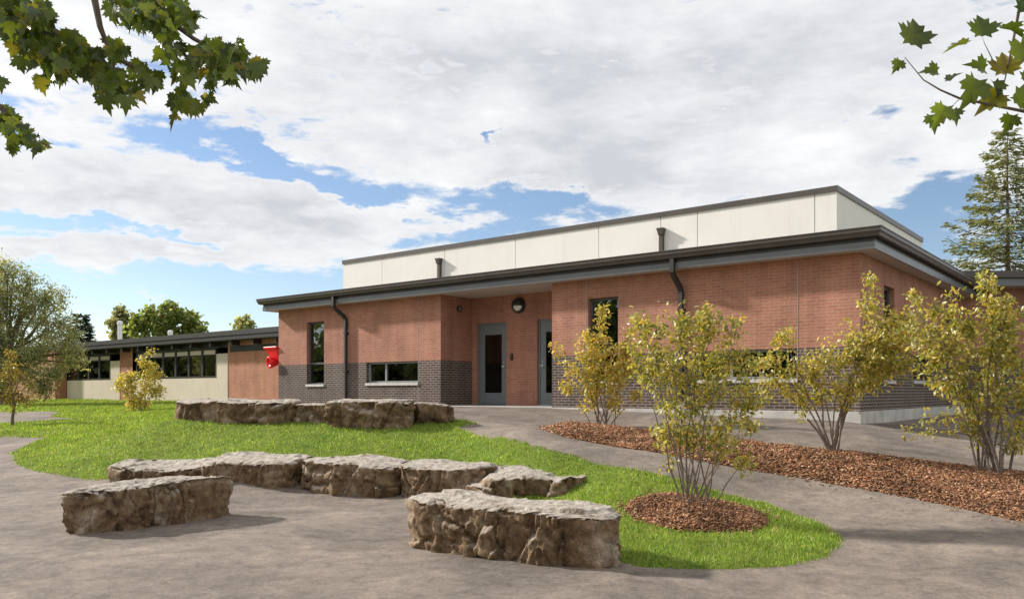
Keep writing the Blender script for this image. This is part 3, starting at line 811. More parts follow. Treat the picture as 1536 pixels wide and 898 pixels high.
FU = lambda px: uv_on_v(px, 0.0)
tall = [(FU(486), FU(460), 1.74, 3.60), (FU(927), FU(882), 1.74, 3.60)]
wide = [(FU(627), FU(549.5), 1.76, ZB - .001), (1.15, 3.2, 1.76, ZB - .001)]
R0, R1, RV = FU(828), FU(661), 1.23
Pf = lambda u, z: B(u, 0, z)
mb = MB()
wall_faces(mb, Pf, 0, R0, Z0, ZS, [h for h in tall + wide if h[1] < R0], V_, .16)
wall_faces(mb, Pf, R1, W_U, Z0, ZS, [h for h in tall + wide if h[0] > R1], V_, .16)
side_holes = [(1.58, 2.36, 1.74, 3.60), (3.9, 5.6, 1.76, ZB - .001), (7.3, 8.1, 1.74, 3.60)]
AI = (-A_[0], -A_[1])
wall_faces(mb, lambda v, z: B(0, v, z), 0, W_V, Z0, ZS, side_holes, AI, .16)
wall_faces(mb, lambda v, z: B(W_U, v, z), 0, W_V, Z0, ZS, [], (A_[0], A_[1]), .16)
wall_faces(mb, lambda u, z: B(u, W_V, z), 0, W_U, Z0, ZS, [], (-V_[0], -V_[1]), .16)
wall_faces(mb, lambda v, z: B(R0, v, z), 0, RV, Z0, ZS, [], A_, .1)
wall_faces(mb, lambda v, z: B(R1, v, z), 0, RV, Z0, ZS, [], A_, .1)
DZ0, DZ1 = FLOOR + .02, 3.34
doors = [(uv_on_v(759.5, RV), uv_on_v(715.5, RV), DZ0, DZ1), (uv_on_v(806, RV) - 1.03, uv_on_v(806, RV), DZ0, DZ1)]
wall_faces(mb, lambda u, z: B(u, RV, z), R0, R1, Z0, ZS, doors, V_, .12, band=None)
mb.build('wall', [M['red_brick'], M['dark_brick']], school)
# sealed movement joints
for px in (627.5, 880.5, 1196.5):
    u = FU(px); j = MB()
    segs = [(FLOOR, ZS - .01)]
    if px == 880.5: u = FU(880.5) + .03
    j.boxB(u - .006, u + .006, -.004, .01, (1.69 if False else FLOOR), ZS - .01); j.build('movement_joint', M['joint'], school)
# foundation
mb = MB()
fp_ = [(-.014, W_V), (-.014, -.014), (R0, -.014)]
for (ua, va), (ub, vb) in zip(fp_[:-1], fp_[1:]):
    mb.quad(B(ua, va, .4), B(ub, vb, .4), B(ub, vb, FLOOR - .002), B(ua, va, FLOOR - .002))
mb.quad(B(-.014, -.014, FLOOR - .002), B(R0, -.014, FLOOR - .002), B(R0, .02, FLOOR - .002), B(.02, .02, FLOOR - .002)); mb.quad(B(-.014, -.014, FLOOR - .002), B(.02, .02, FLOOR - .002), B(.02, W_V, FLOOR - .002), B(-.014, W_V, FLOOR - .002))
mb.build('foundation', M['concrete'], school)
mb = MB(); mb.boxB(R1, W_U + .012, -.014, .2, .40, FLOOR - .002); mb.build('foundation', M['concrete'], school)
mb = MB(); mb.boxB(.05, W_U - .05, .05, W_V - .05, FLOOR - .10, FLOOR - .006); mb.build('floor_slab', M['concrete'], school)
mb = MB(); mb.boxB(R0 + .01, R1 - .01, .02, RV + .1, FLOOR - .10, FLOOR + .002); mb.build('door_step', M['concrete'], school)
# interior partition (seen dimly through the glass)
mb = MB(); mb.boxB(.3, W_U - .3, 4.6, 4.75, FLOOR, ZS - .02); mb.boxB(R0 + .2, R0 + .3, 1.5, 4.6, FLOOR, ZS - .02)
mb.build('partition', M['interior'], school)
mb = MB(); mb.boxB(doors[0][0] + .28, doors[0][0] + .55, 1.9, 1.95, FLOOR, 3.3); mb.build('inner_panel', M['inner_cream'], school)

def make_window(P, inward, s0, s1, z0, z1, splits_v=(), splits_h=(), setback=.10, light=False, fw=.045):
    """frame part with pane and sill sub-parts; P(s,z) on the wall face"""
    iv = Vector((*inward, 0)); e = .003
    def bx(m, a, b, c, d, t0, t1):
        q = [P(a, c), P(b, c)]
        m.box8([P(b, c) + iv * t0, P(a, c) + iv * t0, P(a, c) + iv * t1, P(b, c) + iv * t1, P(b, d) + iv * t0, P(a, d) + iv * t0, P(a, d) + iv * t1, P(b, d) + iv * t1])
    f = MB(); a, b, c, d = s0 + e, s1 - e, z0 + e, z1 - e
    bx(f, a, b, c, c + fw, setback, setback + .06); bx(f, a, b, d - fw, d, setback, setback + .06)
    bx(f, a, a + fw, c + fw, d - fw, setback, setback + .06); bx(f, b - fw, b, c + fw, d - fw, setback, setback + .06)
    for s in splits_v: bx(f, s - fw * .6, s + fw * .6, c + fw, d - fw, setback, setback + .058)
    for z in splits_h: bx(f, a + fw, b - fw, z - fw * .6, z + fw * .6, setback - .002, setback + .056)
    fo = f.build('window', M['frame_light'] if light else M['frame_paint'], school)
    g = MB(); y = setback + .035
    qs = [P(a + .02, c + .02) + iv * y, P(b - .02, c + .02) + iv * y, P(b - .02, d - .02) + iv * y, P(a + .02, d - .02) + iv * y]
    if (qs[1] - qs[0]).cross(qs[3] - qs[0]).dot(iv) > 0: qs.reverse()
    g.quad(*qs)
    g.build('pane', M['glass'], fo)
    s = MB(); bx(s, s0 - .02, s1 + .02, z0 - .075, z0 - .004, -.035, .1); s.build('sill', M['sill'], fo, bevel=.004)
    # dim room behind: blind panel
    return fo
for (a, b, c, d) in tall: make_window(Pf, V_, a, b, c, d, splits_h=(c + .62,), light=False)
for (a, b, c, d) in wide: make_window(Pf, V_, a, b, c, d, splits_v=(b - (b - a) * .34,), light=True)
Ps = lambda v, z: B(0, v, z)
for (a, b, c, d) in side_holes: make_window(Ps, AI, a, b, c, d, splits_h=((c + .62,) if d > 3 else ()), splits_v=(() if d > 3 else ((a + b) / 2,)))

# entrance doors
for n_, (a, b, c, d) in enumerate(doors):
    fr = MB(); t = .05; s0, s1 = RV + .045, RV + .125
    fr.boxB(a + .003, a + t, s0, s1, c, d - .003); fr.boxB(b - t, b - .003, s0, s1, c, d - .003); fr.boxB(a + t, b - t, s0, s1, d - t, d - .003)
    fo = fr.build('door_frame', M['door_paint'], school)
    a2, b2, c2, d2 = a + t + .004, b - t - .004, c + .012, d - t - .004
    dm = MB(); g0, g1, gz0, gz1 = a2 + .15, b2 - .17, c2 + .30, d2 - .26
    q0, q1 = RV + .06, RV + .105
    dm.boxB(a2, g0, q0, q1, c2, d2); dm.boxB(g1, b2, q0, q1, c2, d2); dm.boxB(g0, g1, q0, q1, c2, gz0); dm.boxB(g0, g1, q0, q1, gz1, d2)
    do = dm.build('door', M['door_paint'], school, bevel=.003)
    gm = MB(); gm.quad(B(g1, RV + .08, gz0), B(g0, RV + .08, gz0), B(g0, RV + .08, gz1), B(g1, RV + .08, gz1)); gm.build('pane', M['door_glass'], do)
    hu = a2 + .07 if n_ == 0 else b2 - .07
    hm = MB(); hm.lathe(B(hu, RV + .06, FLOOR + 1.02), (-V_[0], -V_[1], 0), [(0, .034), (.012, .034), (.014, .012), (.05, .012), (.052, .028), (.075, .03), (.085, .018)], 14)
    hm.boxB(hu - .012 - (.0 if n_ else 0), hu + .012, RV + .052, RV + .06, FLOOR + 1.10, FLOOR + 1.16)
    hm.build('handle', M['steel'], do, smooth=False)
    tm = MB(); tm.boxB(a + .003, b - .003, RV - .01, RV + .12, FLOOR + .003, c + .008); tm.build('threshold', M['steel'] if n_ else M['grey_metal'], school)

# eaves
RU0, RU1, RV0, RV1 = 0.0, W_U, 0.0, W_V
def ring(mb, prof, rect=(0.0, W_U, 0.0, W_V), closed=True):
    u0, u1, v0, v1 = rect; rows = []
    for (o, z) in prof:
        rows.append([B(u0 - o, v0 - o, z), B(u1 + o, v0 - o, z), B(u1 + o, v1 + o, z), B(u0 - o, v1 + o, z)])
    m = len(prof)
    for i in range(m if closed else m - 1):
        for k in range(4):
            mb.quad(rows[i][k], rows[i][(k+1) % 4], rows[(i+1) % m][(k+1) % 4], rows[(i+1) % m][k])
mb = MB(); ring(mb, [(-.2, ZS + .002), (.318, ZS + .002), (.318, ZS + .02), (-.2, ZS + .02)])
mb.boxB(R0 - .25, R1 + .25, .21, RV + .2, ZS + .001, ZS + .019)
mb.build('soffit', M['soffit'], school)
mb = MB(); ring(mb, [(.32, ZS - .012), (.345, ZS - .012), (.345, ZS + .115), (.32, ZS + .115)]); mb.build('fascia', M['grey_metal'], school)
mb = MB(); ring(mb, [(.29, ZS + .117), (.33, ZS + .117), (.33, ZS + .26), (.29, ZS + .26)]); mb.build('shadow_board', M['black_metal'], school)  # black strip that paints in the shadow gap below the gutter
mb = MB(); ring(mb, [(.332, ZS + .19), (.41, ZS + .185), (.44, ZS + .20), (.452, ZS + .245), (.475, ZS + .275), (.478, ZS + .335), (.492, ZS + .34), (.492, ZS + .355), (.46, ZS + .355), (.46, ZS + .25), (.332, ZS + .25)])
mb.build('gutter', M['brown_metal'], school)
PV, PU0, PU1 = 1.2, uv_on_v(1255, 1.2), uv_on_v(515, 1.2)
PVE = v_on_u(1383, PU0)
PT = z_on_v(1255, 281, PV)
rf = MB()
o_ = [B(-.455, -.455, ZS + .33), B(W_U + .455, -.455, ZS + .33), B(W_U + .455, W_V + .455, ZS + .33), B(-.455, W_V + .455, ZS + .33)]
i_ = [B(PU0, PV, ZS + .5), B(PU1, PV, ZS + .5), B(PU1, PVE, ZS + .5), B(PU0, PVE, ZS + .5)]
for k in range(4): rf.quad(o_[k], o_[(k+1) % 4], i_[(k+1) % 4], i_[k])
ro = rf.build('roof', M['roof_sheet'], school)
# white parapet box: core with panels hung on it
mb = MB(); mb.boxB(PU0 + .03, PU1 - .03, PV + .03, PVE - .03, ZS + .1, PT - .02); mb.build('parapet_core', M['joint'], school)
def panels(edges, f):
    for a, b in zip(edges[:-1], edges[1:]): f(a, b)
fe = [PU0] + sorted(uv_on_v(px, PV) for px in (573, 667, 773, 898, 991, 1046, 1222)) + [PU1]
g_ = .008
for a, b in zip(fe[:-1], fe[1:]):
    p = MB(); p.boxB(a + (g_ if a != PU0 else 0), b - (g_ if b != PU1 else 0), PV, PV + .035, ZS + .4, PT); p.build('wall_panel', M['stucco'], school)
se = [PV + .036, PV + 3.4, PVE]
for a, b in zip(se[:-1], se[1:]):
    p = MB(); p.boxB(PU0, PU0 + .035, a + (g_ if a > PV + 1 else 0), b - (g_ if b != PVE else 0), ZS + .4, PT); p.build('wall_panel', M['stucco'], school)
    p = MB(); p.boxB(PU1 - .035, PU1, a + (g_ if a > PV + 1 else 0), b - (g_ if b != PVE else 0), ZS + .4, PT); p.build('wall_panel', M['stucco'], school)
mb = MB(); ring(mb, [(.0, PT - .075), (.028, PT - .08), (.028, PT + .035), (-.32, PT + .02), (-.32, PT - .05)], (PU0, PU1, PV, PVE)); mb.build('coping', M['brown_metal'], school)
# conductor heads and pipes on the white wall
for px, py in ((661, 388), (994, 343)):
    u = uv_on_v(px, PV); z = z_on_v(px, py, PV); m_ = MB()
    m_.boxB(u - .085, u + .085, PV - .15, PV - .004, z - .03, z)
    m_.box8([B(u + .05, PV - .13, z - .15), B(u - .05, PV - .13, z - .15), B(u - .05, PV - .006, z - .15), B(u + .05, PV - .006, z - .15), B(u + .075, PV - .145, z - .031), B(u - .075, PV - .145, z - .031), B(u - .075, PV - .006, z - .031), B(u + .075, PV - .006, z - .031)])
    m_.boxB(u - .045, u + .045, PV - .10, PV - .01, ZS + .45, z - .151)
    m_.build('scupper_downpipe', M['brown_metal'], school)
# downspouts from the gutter
for px_t, px_b, zc in ((500.5, 519, 3.95), (1009, 1022, 3.78)):
    ut = uv_on_v(px_t, -.38); ub = uv_on_v(px_b, -.06)
    m_ = MB()
    m_.tube([B(ut, -.385, ZS + .20), B(ut, -.385, ZS - .08), B((ut * .85 + ub * .15), -.34, ZS - .16), B((ut * .2 + ub * .8), -.12, ZS - .36), B(ub, -.07, ZS - .46), B(ub, -.07, FLOOR + .16)], .062, 4, True, math.pi / 4)
    dso = m_.build('downspout', M['black_metal'], school)
    for zz in (3.2, 2.1):
        k_ = MB(); k_.boxB(ub - .065, ub + .065, -.122, -.002, zz - .02, zz + .02); k_.build('pipe_strap', M['black_metal'], dso)
    b_ = MB(); b_.lathe(B(ub, -.07, h1(*B(ub, -.07, 0).xy) - .03), (0, 0, 1), [(0, .075), (.2, .075), (.2, .09), (.235, .09), (.24, .07)], 14); b_.build('drain_collar', M['white_pvc'], dso)

# wall lamp, card reader, camera dome: fittings in the entrance recess
lu, lz = uv_on_v(779, RV), z_on_v(779, 458, RV)
OUT = Vector((-V_[0], -V_[1], 0))
wl = tag(empty('wall_lamp', B(lu, RV, lz)), 'round black bulkhead lamp with half hooded lens above the entrance doors', 'lamp')
m_ = MB(); m_.lathe(B(lu, RV - .002, lz), OUT, [(0, .2), (.05, .205), (.085, .19), (.085, .15), (.06, .14)], 32); m_.build('housing', M['black_metal'], wl)
m_ = MB(); m_.lathe(B(lu, RV - .055, lz), OUT, [(0, .15), (.02, .148), (.05, .12), (.07, .07), (.075, .02)], 28); m_.build('lens', M['lamp_glass'], wl, smooth=True)
m_ = MB(); seg = 16; AX = Vector((A_[0], A_[1], 0))
prof = [(0.06, .165), (.10, .168), (.135, .14), (.155, .08), (.16, .0)]
for i in range(seg):
    for (t0, r0), (t1, r1) in zip(prof[:-1], prof[1:]):
        q = []
        for t_, r_, k in ((t0, r0, i), (t0, r0, i + 1), (t1, r1, i + 1), (t1, r1, i)):
            g = math.radians(-8) + math.radians(196) * k / seg
            q.append(B(lu, RV, lz) + OUT * t_ + (AX * math.cos(g) + Vector((0, 0, 1)) * math.sin(g)) * r_)
        m_.quad(*q)
m_.build('hood', M['black_metal'], wl)
cu, cz = uv_on_v(768, RV), z_on_v(768, 535, RV)
cr = tag(empty('card_reader', B(cu, RV, cz)), 'small black card reader on the brick pier between the two doors', 'card reader')
m_ = MB(); m_.boxB(cu - .04, cu + .04, RV - .035, RV - .002, cz - .085, cz + .085); m_.build('casing', M['black_metal'], cr, bevel=.006)
m_ = MB(); m_.boxB(cu - .02, cu + .02, RV - .038, RV - .034, cz + .02, cz + .06); m_.build('sensor_window', M['frame_paint'], cr)
vc = v_on_u(688, R1); zc = EYE + (PY - 463) / F * B(R1, vc, 0).y
sc_ = tag(empty('dome_camera', B(R1, vc, zc)), 'small dark dome camera high on the shaded side wall of the entrance recess', 'camera')
m_ = MB(); m_.lathe(B(R1 - .002, vc, zc), (A_[0], A_[1], 0), [(0, .085), (.05, .085), (.06, .075)], 20); m_.build('base', M['black_metal'], sc_)
m_ = MB(); m_.lathe(B(R1 - .06, vc, zc), (A_[0], A_[1], 0), [(0, .07), (.03, .062), (.055, .035), (.063, .008)], 20); m_.build('dome', M['frame_paint'], sc_, smooth=True)

# red hopper on the hidden left side wall
hb = B(W_U, .1, 2.6)
rh = tag(empty('red_hopper', hb), 'bright red hopper with round spout fixed to the left end of the brick school', 'hopper')
def LS(o, v, z): return B(W_U + o, v, z)
zt, zb_ = 2.93, 2.50
m_ = MB(); m_.box8([LS(.36, .02, zb_), LS(.02, .02, zb_), LS(.02, .3, zb_), LS(.36, .3, zb_), LS(.64, -.06, zt - .07), LS(.02, -.06, zt - .07), LS(.02, .45, zt - .07), LS(.64, .45, zt - .07)])
m_.build('bin', M['red_plastic'], rh, bevel=.02)
m_ = MB(); m_.box8([LS(.68, -.09, zt - .07), LS(.01, -.09, zt - .07), LS(.01, .47, zt - .07), LS(.68, .47, zt - .07), LS(.68, -.09, zt), LS(.01, -.09, zt), LS(.01, .47, zt), LS(.68, .47, zt)]); m_.build('rim', M['red_plastic'], rh, bevel=.015)
m_ = MB(); m_.lathe(LS(.29, .06, 2.46), (-V_[0] * .9 - A_[0] * .2, -V_[1] * .9 - A_[1] * .2, -.15), [(-.2, .10), (0, .15), (.12, .185), (.2, .19), (.215, .17), (.17, .10), (.1, .03)], 28); m_.build('spout', M['red_plastic'], rh, smooth=True)

# ------------------------------------------------------------------ older wing on the left
VW = 4.36
UW = lambda px: uv_on_v(px, VW)
u_end = UW(100)
wing = tag(empty('school_wing', B(UW(300), VW, 1.13), math.atan2(A_[1], A_[0])), 'older low school wing with beige panels, strip windows and dark flat roof', 'building')
ZWT = z_on_v(418, 505, VW - .45)     # soffit
zw = lambda px, py: z_on_v(px, py, VW)
zc0, zc1, zw0, zw1 = zw(300, 523), zw(300, 533.5), zw(300, 533.5), zw(300, 566)
m_ = MB()
wall_faces(m_, lambda u, z: B(u, VW, z), W_U - .5, UW(342), .6, ZWT, [], V_, .1, band=None)
wall_faces(m_, lambda u, z: B(u, VW, z), UW(199), UW(180), .6, ZWT, [], V_, .1, band=None)
wall_faces(m_, lambda u, z: B(u, VW - .6, z), u_end, u_end + 26, .6, ZWT, [], V_, .1, band=None)
wall_faces(m_, lambda v, z: B(u_end, v, z), VW - .6, VW, .6, ZWT, [], V_, .1, band=None)
wall_faces(m_, lambda v, z: B(u_end + 26, v, z), VW - .6, VW + 9, .6, ZWT, [], V_, .1, band=None)
wall_faces(m_, lambda u, z: B(u, VW + 9, z), W_U - .5, u_end + 26, .6, ZWT, [], V_, .1, band=None)
m_.build('brick_wall', M['old_brick'], wing)
for (pa, pb) in ((245, 342), (101, 180), (199, 245)):
    m_ = MB(); m_.boxB(UW(pb), UW(pa), VW - .02, VW + .1, .6, zw1 - .02); m_.build('apron_panel', M['beige_panel'], wing)
m_ = MB()
m_.boxB(UW(342), UW(325), VW - .018, VW + .1, zw1 - .018, zw(333, 530)); m_.build('side_panel', M['beige_panel'], wing); m_ = MB(); m_.boxB(UW(180), UW(166), VW - .018, VW + .1, zw1 - .018, zw(173, 541)); m_.build('side_panel', M['beige_panel'], wing)
def strip(pa, pb, nb):
    ua, ub = UW(pb), UW(pa); w = (ub - ua) / nb
    for i in range(nb):
        a, b = ua + i * w, ua + (i + 1) * w
        f = MB(); t = .07
        f.boxB(a, a + t, VW - .03, VW + .07, zw1 - .016, ZWT - .25); f.boxB(b - t, b - .002, VW - .03, VW + .07, zw1 - .016, ZWT - .25)
        f.boxB(a + t, b - t, VW - .028, VW + .07, zw1 - .016, zw1 + .06); f.boxB(a + t, b - t, VW - .028, VW + .07, zc0 - .0, zc0 + .05)
        f.boxB(a + t, b - t, VW - .026, VW + .07, ZWT - .32, ZWT - .25)
        fo = f.build('window', M['black_metal'], wing)
        g = MB(); g.quad(B(b - t, VW + .03, zw1 + .06), B(a + t, VW + .03, zw1 + .06), B(a + t, VW + .03, zc0), B(b - t, VW + .03, zc0)); g.build('pane', M['glass'], fo)
        g = MB(); g.boxB(a + t + .01, b - t - .01, VW + .01, VW + .05, zc0 + .055, ZWT - .325); g.build('infill_panel', M['beige_panel'], fo)
zc0 = zw(300, 534)
strip(245, 325, 4); strip(103, 166, 4); strip(205, 245, 2)
m_ = MB(); m_.boxB(W_U - .4, u_end, VW + .003, VW + .12, ZWT - .245, ZWT - .002); m_.boxB(UW(418) - 3, UW(345), VW - .012, VW + .002, zw(380, 526), ZWT - .203); m_.build('head_beam', M['black_metal'], wing)
m_ = MB(); m_.boxB(W_U + .6, u_end + 26.5, VW - .47, VW + 9.5, ZWT, ZWT + .16); m_.build('roof', M['dark_soffit'], wing)
m_ = MB(); m_.boxB(W_U + .55, u_end + 26.6, VW - .50, VW - .472, ZWT + .02, ZWT + .26); m_.boxB(W_U + .55, u_end + 26.6, VW - .53, VW - .502, ZWT + .2, ZWT + .40); m_.build('fascia', M['black_metal'], wing)
m_ = MB(); m_.boxB(W_U + .6, u_end + 26.5, VW - .47, VW + 9.5, ZWT + .165, ZWT + .38); m_.build('roof_covering', M['roof_sheet'], wing)
k = 0; u = W_U + 1.0
while u < u_end + 8:
    m_ = MB(); m_.boxB(u, u + .1, VW - .42, VW - .03, ZWT - .2, ZWT - .003); m_.build('rafter_tail', M['black_metal'], wing); u += 1.55
# inner back wall so that the strip windows look into a room
m_ = MB(); m_.boxB(W_U, u_end, VW + 4, VW + 4.1, 1.13, ZWT - .01); m_.build('partition', M['interior'], wing)
# white flue and vent on the wing roof
for nm, px, y0, y1, r, lab in (('flue_pipe', 180, 481, 512, .13, 'tall white flue pipe on the roof of the older wing'), ('roof_vent', 255.5, 495, 506, .11, 'short white vent cowl on the roof of the older wing')):
    v_ = VW + 4.5; u = uv_on_v(px, v_); zt = z_on_v(px, y0, v_); zb = ZWT + .38
    e = tag(empty(nm, B(u, v_, zb)), lab, 'vent')
    m_ = MB(); m_.lathe(B(u, v_, zb), (0, 0, 1), [(0, r * 1.4), (.06, r * 1.35), (.1, r), (zt - zb - .25, r)], 18); m_.build('pipe', M['white_pvc'], e)
    m_ = MB(); m_.lathe(B(u, v_, zt - .25), (0, 0, 1), [(0, r * 1.25), (.2, r * 1.25), (.25, r * .5)], 18); m_.build('cap', M['white_pvc'], e)

# ------------------------------------------------------------------ right wing behind the school
YR, ZR = 22.3, EYE + 160 / F * 21.7
rw = tag(empty('rear_wing', (14, YR, .9)), 'brick wing with stepped grey eaves partly hidden behind the rightmost shrub', 'building')
m_ = MB(); wall_faces(m_, lambda s, z: Vector((s, YR, z)), 11.9, 26, .4, ZR, [], (0, 1), .1, band=2.4); wall_faces(m_, lambda s, z: Vector((26, s, z)), YR, YR + 9, .4, ZR, [], (-1, 0), .1, band=2.4)
m_.build('wall', [M['red_brick'], M['dark_brick']], rw)
m_ = MB(); m_.box(10.6, 26.6, YR - .6, YR + 9.5, ZR, ZR + .05); m_.build('soffit', M['soffit'], rw)
m_ = MB(); m_.box(10.6, 26.62, YR - .63, YR - .6, ZR - .01, ZR + .17); m_.build('fascia', M['grey_metal'], rw)
m_ = MB(); m_.box(10.6, 26.64, YR - .72, YR - .632, ZR + .2, ZR + .37); m_.box(10.6, 26.6, YR - .63, YR - .6, ZR + .172, ZR + .36); m_.build('gutter', M['brown_metal'], rw)
m_ = MB(); m_.box8([(10.6, YR - .62, ZR + .3), (26.6, YR - .62, ZR + .3), (26.6, YR + 9.5, ZR + .3), (10.6, YR + 9.5, ZR + .3), (10.6, YR - .6, ZR + .365), (26.6, YR - .6, ZR + .365), (26.6, YR + 9.5, ZR + .55), (10.6, YR + 9.5, ZR + .55)]); m_.build('roof', M['roof_sheet'], rw)

# ------------------------------------------------------------------ plants
LEAF = (np.array([(0, 0, 0), (-.24, .3, .06), (0, .34, 0), (.24, .3, .06), (-.2, .66, .03), (0, .68, -.03), (.2, .66, .03), (0, 1.02, -.12)]),
        [np.array([[0, 2, 1, 1], [0, 3, 2, 2], [1, 2, 5, 4], [2, 3, 6, 5], [4, 5, 7, 7], [5, 6, 7, 7]])])
LEAF = (LEAF[0], [np.array([[1, 2, 5, 4], [2, 3, 6, 5]]), np.array([[0, 2, 1], [0, 3, 2], [4, 5, 7], [5, 6, 7]])])
TUFT = (np.array([(-.5, 0, 0), (.5, 0, .1), (.35, .9, -.1), (-.4, 1.0, .1)]), [np.array([[0, 1, 2, 3]])])

def bez(a, c, b, n):
    return [a * (1 - t) ** 2 + c * 2 * t * (1 - t) + b * t ** 2 for t in [i / (n - 1) for i in range(n)]]

def unit(n):
    v = RNG.normal(size=(n, 3)); return v / np.linalg.norm(v, axis=1, keepdims=True)

def bush(name, label, cat, base, blobs, nstem, nleaf, leaf, palette, weights, group=None, base_r=.12, stem_r=.012, twigs_per=10, trunk=None, template=LEAF, stem_mat='stem_bark', drop=.55, twig_r=.0035, d=None, depth_k=.9, part='stem', bare=0.0, mat_leaf='leaf', spread_k=.75):
    """multi-stemmed plant. blobs: (px,py,r) in photo pixels at the plant's own distance"""
    rs = random.Random(hash_(name + label))
    base = Vector(base); d = d or base.y; s = d / F
    root = tag(empty(name, base), label, cat, group)
    bl = []
    for (px, py, r) in blobs:
        c = ray(px, py, d); c.y += rs.uniform(-.5, .5) * r * s * .8
        bl.append((c, r * s))
    skel = []   # (point)
    start = base - Vector((0, 0, .05))
    if trunk:
        top = base + Vector((trunk[1], 0, trunk[0]))
        pts = [base - Vector((0, 0, .15))] + [base.lerp(top, t) + Vector((rs.uniform(-1, 1), rs.uniform(-1, 1), 0)) * trunk[2] * .5 for t in (.25, .5, .75)] + [top]
        m = MB(); m.tube(pts, [trunk[2] * 1.25, trunk[2] * 1.02, trunk[2] * .95, trunk[2] * .85, trunk[2] * .7], 9); m.build('trunk', M['bark'], root)
        start = top
    order = list(range(len(bl)))
    for i in range(nstem):
        c, r = bl[order[i % len(bl)]]
        u = Vector([rs.gauss(0, 1) for _ in range(3)]); u.normalize()
        tgt = c + u * r * rs.uniform(.1, .75)
        if trunk: st = start - Vector((0, 0, rs.uniform(0, trunk[0] * .25)))
        else:
            ang = rs.uniform(0, 6.28); st = start + Vector((math.cos(ang) * base_r * rs.uniform(.3, 1) + (tgt.x - base.x) * .06, math.sin(ang) * base_r * .7, 0))
        ctl = st.lerp(tgt, .4); ctl.z = st.z + (tgt.z - st.z) * (.55 if not trunk else .5); ctl += Vector((rs.uniform(-.06, .06), rs.uniform(-.06, .06), 0)) * (tgt - st).length
        n = 9; pts = bez(st, ctl, tgt, n)
        wv = (tgt - st).length * .012
        pts = [p + Vector((rs.uniform(-1, 1), rs.uniform(-1, 1), 0)) * wv if 0 < j < n - 1 else p for j, p in enumerate(pts)]
        k = rs.uniform(.7, 1.25)
        m = MB(); m.tube(pts, [stem_r * k * (1 - .78 * j / (n - 1)) for j in range(n)], 5); m.build(part if not trunk else 'limb', M[stem_mat if not trunk else 'bark'], root)
        skel += pts[3:]
    tw = MB(); lp, ld = [], []
    areas = np.array([r * r for _, r in bl]); areas /= areas.sum()
    skn = np.array([tuple(p) for p in skel])
    for (c, r), share in zip(bl, areas):
        nt_ = max(3, int(twigs_per * len(bl) * share)); nl = max(4, int(nleaf * share / nt_))
        for _ in range(nt_):
            u = Vector([rs.gauss(0, 1) for _ in range(3)]); u.normalize(); u.y *= depth_k
            tgt = c + u * r * (rs.random() ** .45)
            dd = np.linalg.norm(skn - np.array(tgt), axis=1) + np.maximum(0, skn[:, 2] - tgt.z) * 1.5 + RNG.uniform(0, r * .5, len(skn))
            st = Vector(skn[int(dd.argmin())])
            ctl = st.lerp(tgt, .5) + Vector((0, 0, (tgt - st).length * .12))
            pts = bez(st, ctl, tgt, 5)
            tw.tube(pts, [twig_r * 1.2, twig_r * 1.05, twig_r * .9, twig_r * .7, twig_r * .45], 3, False)
            for j in range(nl):
                t = bare + (1 - bare) * (.25 + .75 * (j + rs.random()) / nl); i0 = min(3, int(t * 4)); q = pts[i0].lerp(pts[i0+1], min(1, t * 4 - i0))
                spread = leaf * spread_k
                lp.append(q + Vector((rs.gauss(0, 1), rs.gauss(0, 1), rs.gauss(0, 1))) * spread); ld.append((tgt - st).normalized())
    tw.build('twigs', M[stem_mat], root)
    n = len(lp); P = np.array([tuple(p) for p in lp]); D = np.array([tuple(p) for p in ld])
    D = D * .4 + unit(n) * .75 + np.array([0, 0, -drop]); nr = unit(n) * .9 + np.array([0, 0, .5])
    v, fs, tt = scatter(template[0], template[1], P, frames(D, nr), RNG.uniform(.65, 1.25, n) * leaf, tints(palette, weights, n, .25))
    np_mesh('foliage', v, fs, M[mat_leaf], root, tint=tt)
    return root
def hash_(s):
    h = 7
    for ch in s: h = (h * 31 + ord(ch)) % 1000003
    return h

YEL = [(.52, .45, .10), (.42, .41, .10), (.58, .47, .12), (.24, .265, .07), (.58, .36, .08), (.70, .64, .38)]
SG = 'serviceberry shrubs by the school'
pA = ground_at(1043, 772)
bush('shrub', 'tall green and gold shrub of many thin stems growing in the round mulch ring', 'shrub', (pA.x, pA.y, pA.z + .1),
     [(985, 500, 34), (1000, 545, 44), (1030, 490, 36), (1060, 475, 26), (1085, 500, 38), (1060, 545, 54), (1100, 550, 42), (1010, 600, 44), (1065, 610, 52), (1110, 600, 36), (975, 560, 26), (1000, 645, 26), (1085, 655, 34), (1040, 660, 30), (1115, 690, 22), (1000, 690, 14), (960, 480, 18), (955, 520, 20), (1130, 640, 20), (1140, 600, 16)],
     22, 4700, .060, YEL, [3, 5, 2, 4, .8, 1.2], SG, base_r=.22, stem_r=.010, twigs_per=15)
pB = ground_at(905, 640)
bush('shrub', 'yellow and orange shrub in front of the tall window beside the doors', 'shrub', (pB.x, pB.y, pB.z + .05),
     [(905, 475, 16), (900, 505, 28), (880, 530, 32), (915, 540, 38), (870, 560, 30), (900, 575, 36), (935, 560, 28), (850, 580, 16), (840, 525, 12), (925, 590, 26), (945, 520, 18), (885, 605, 16), (960, 590, 14), (965, 545, 20), (955, 480, 14)],
     14, 4000, .074, YEL, [5, 2.5, 4, 1, 3, 1], SG, base_r=.2, stem_r=.013, twigs_per=11)
pC = ground_at(1248, 681)
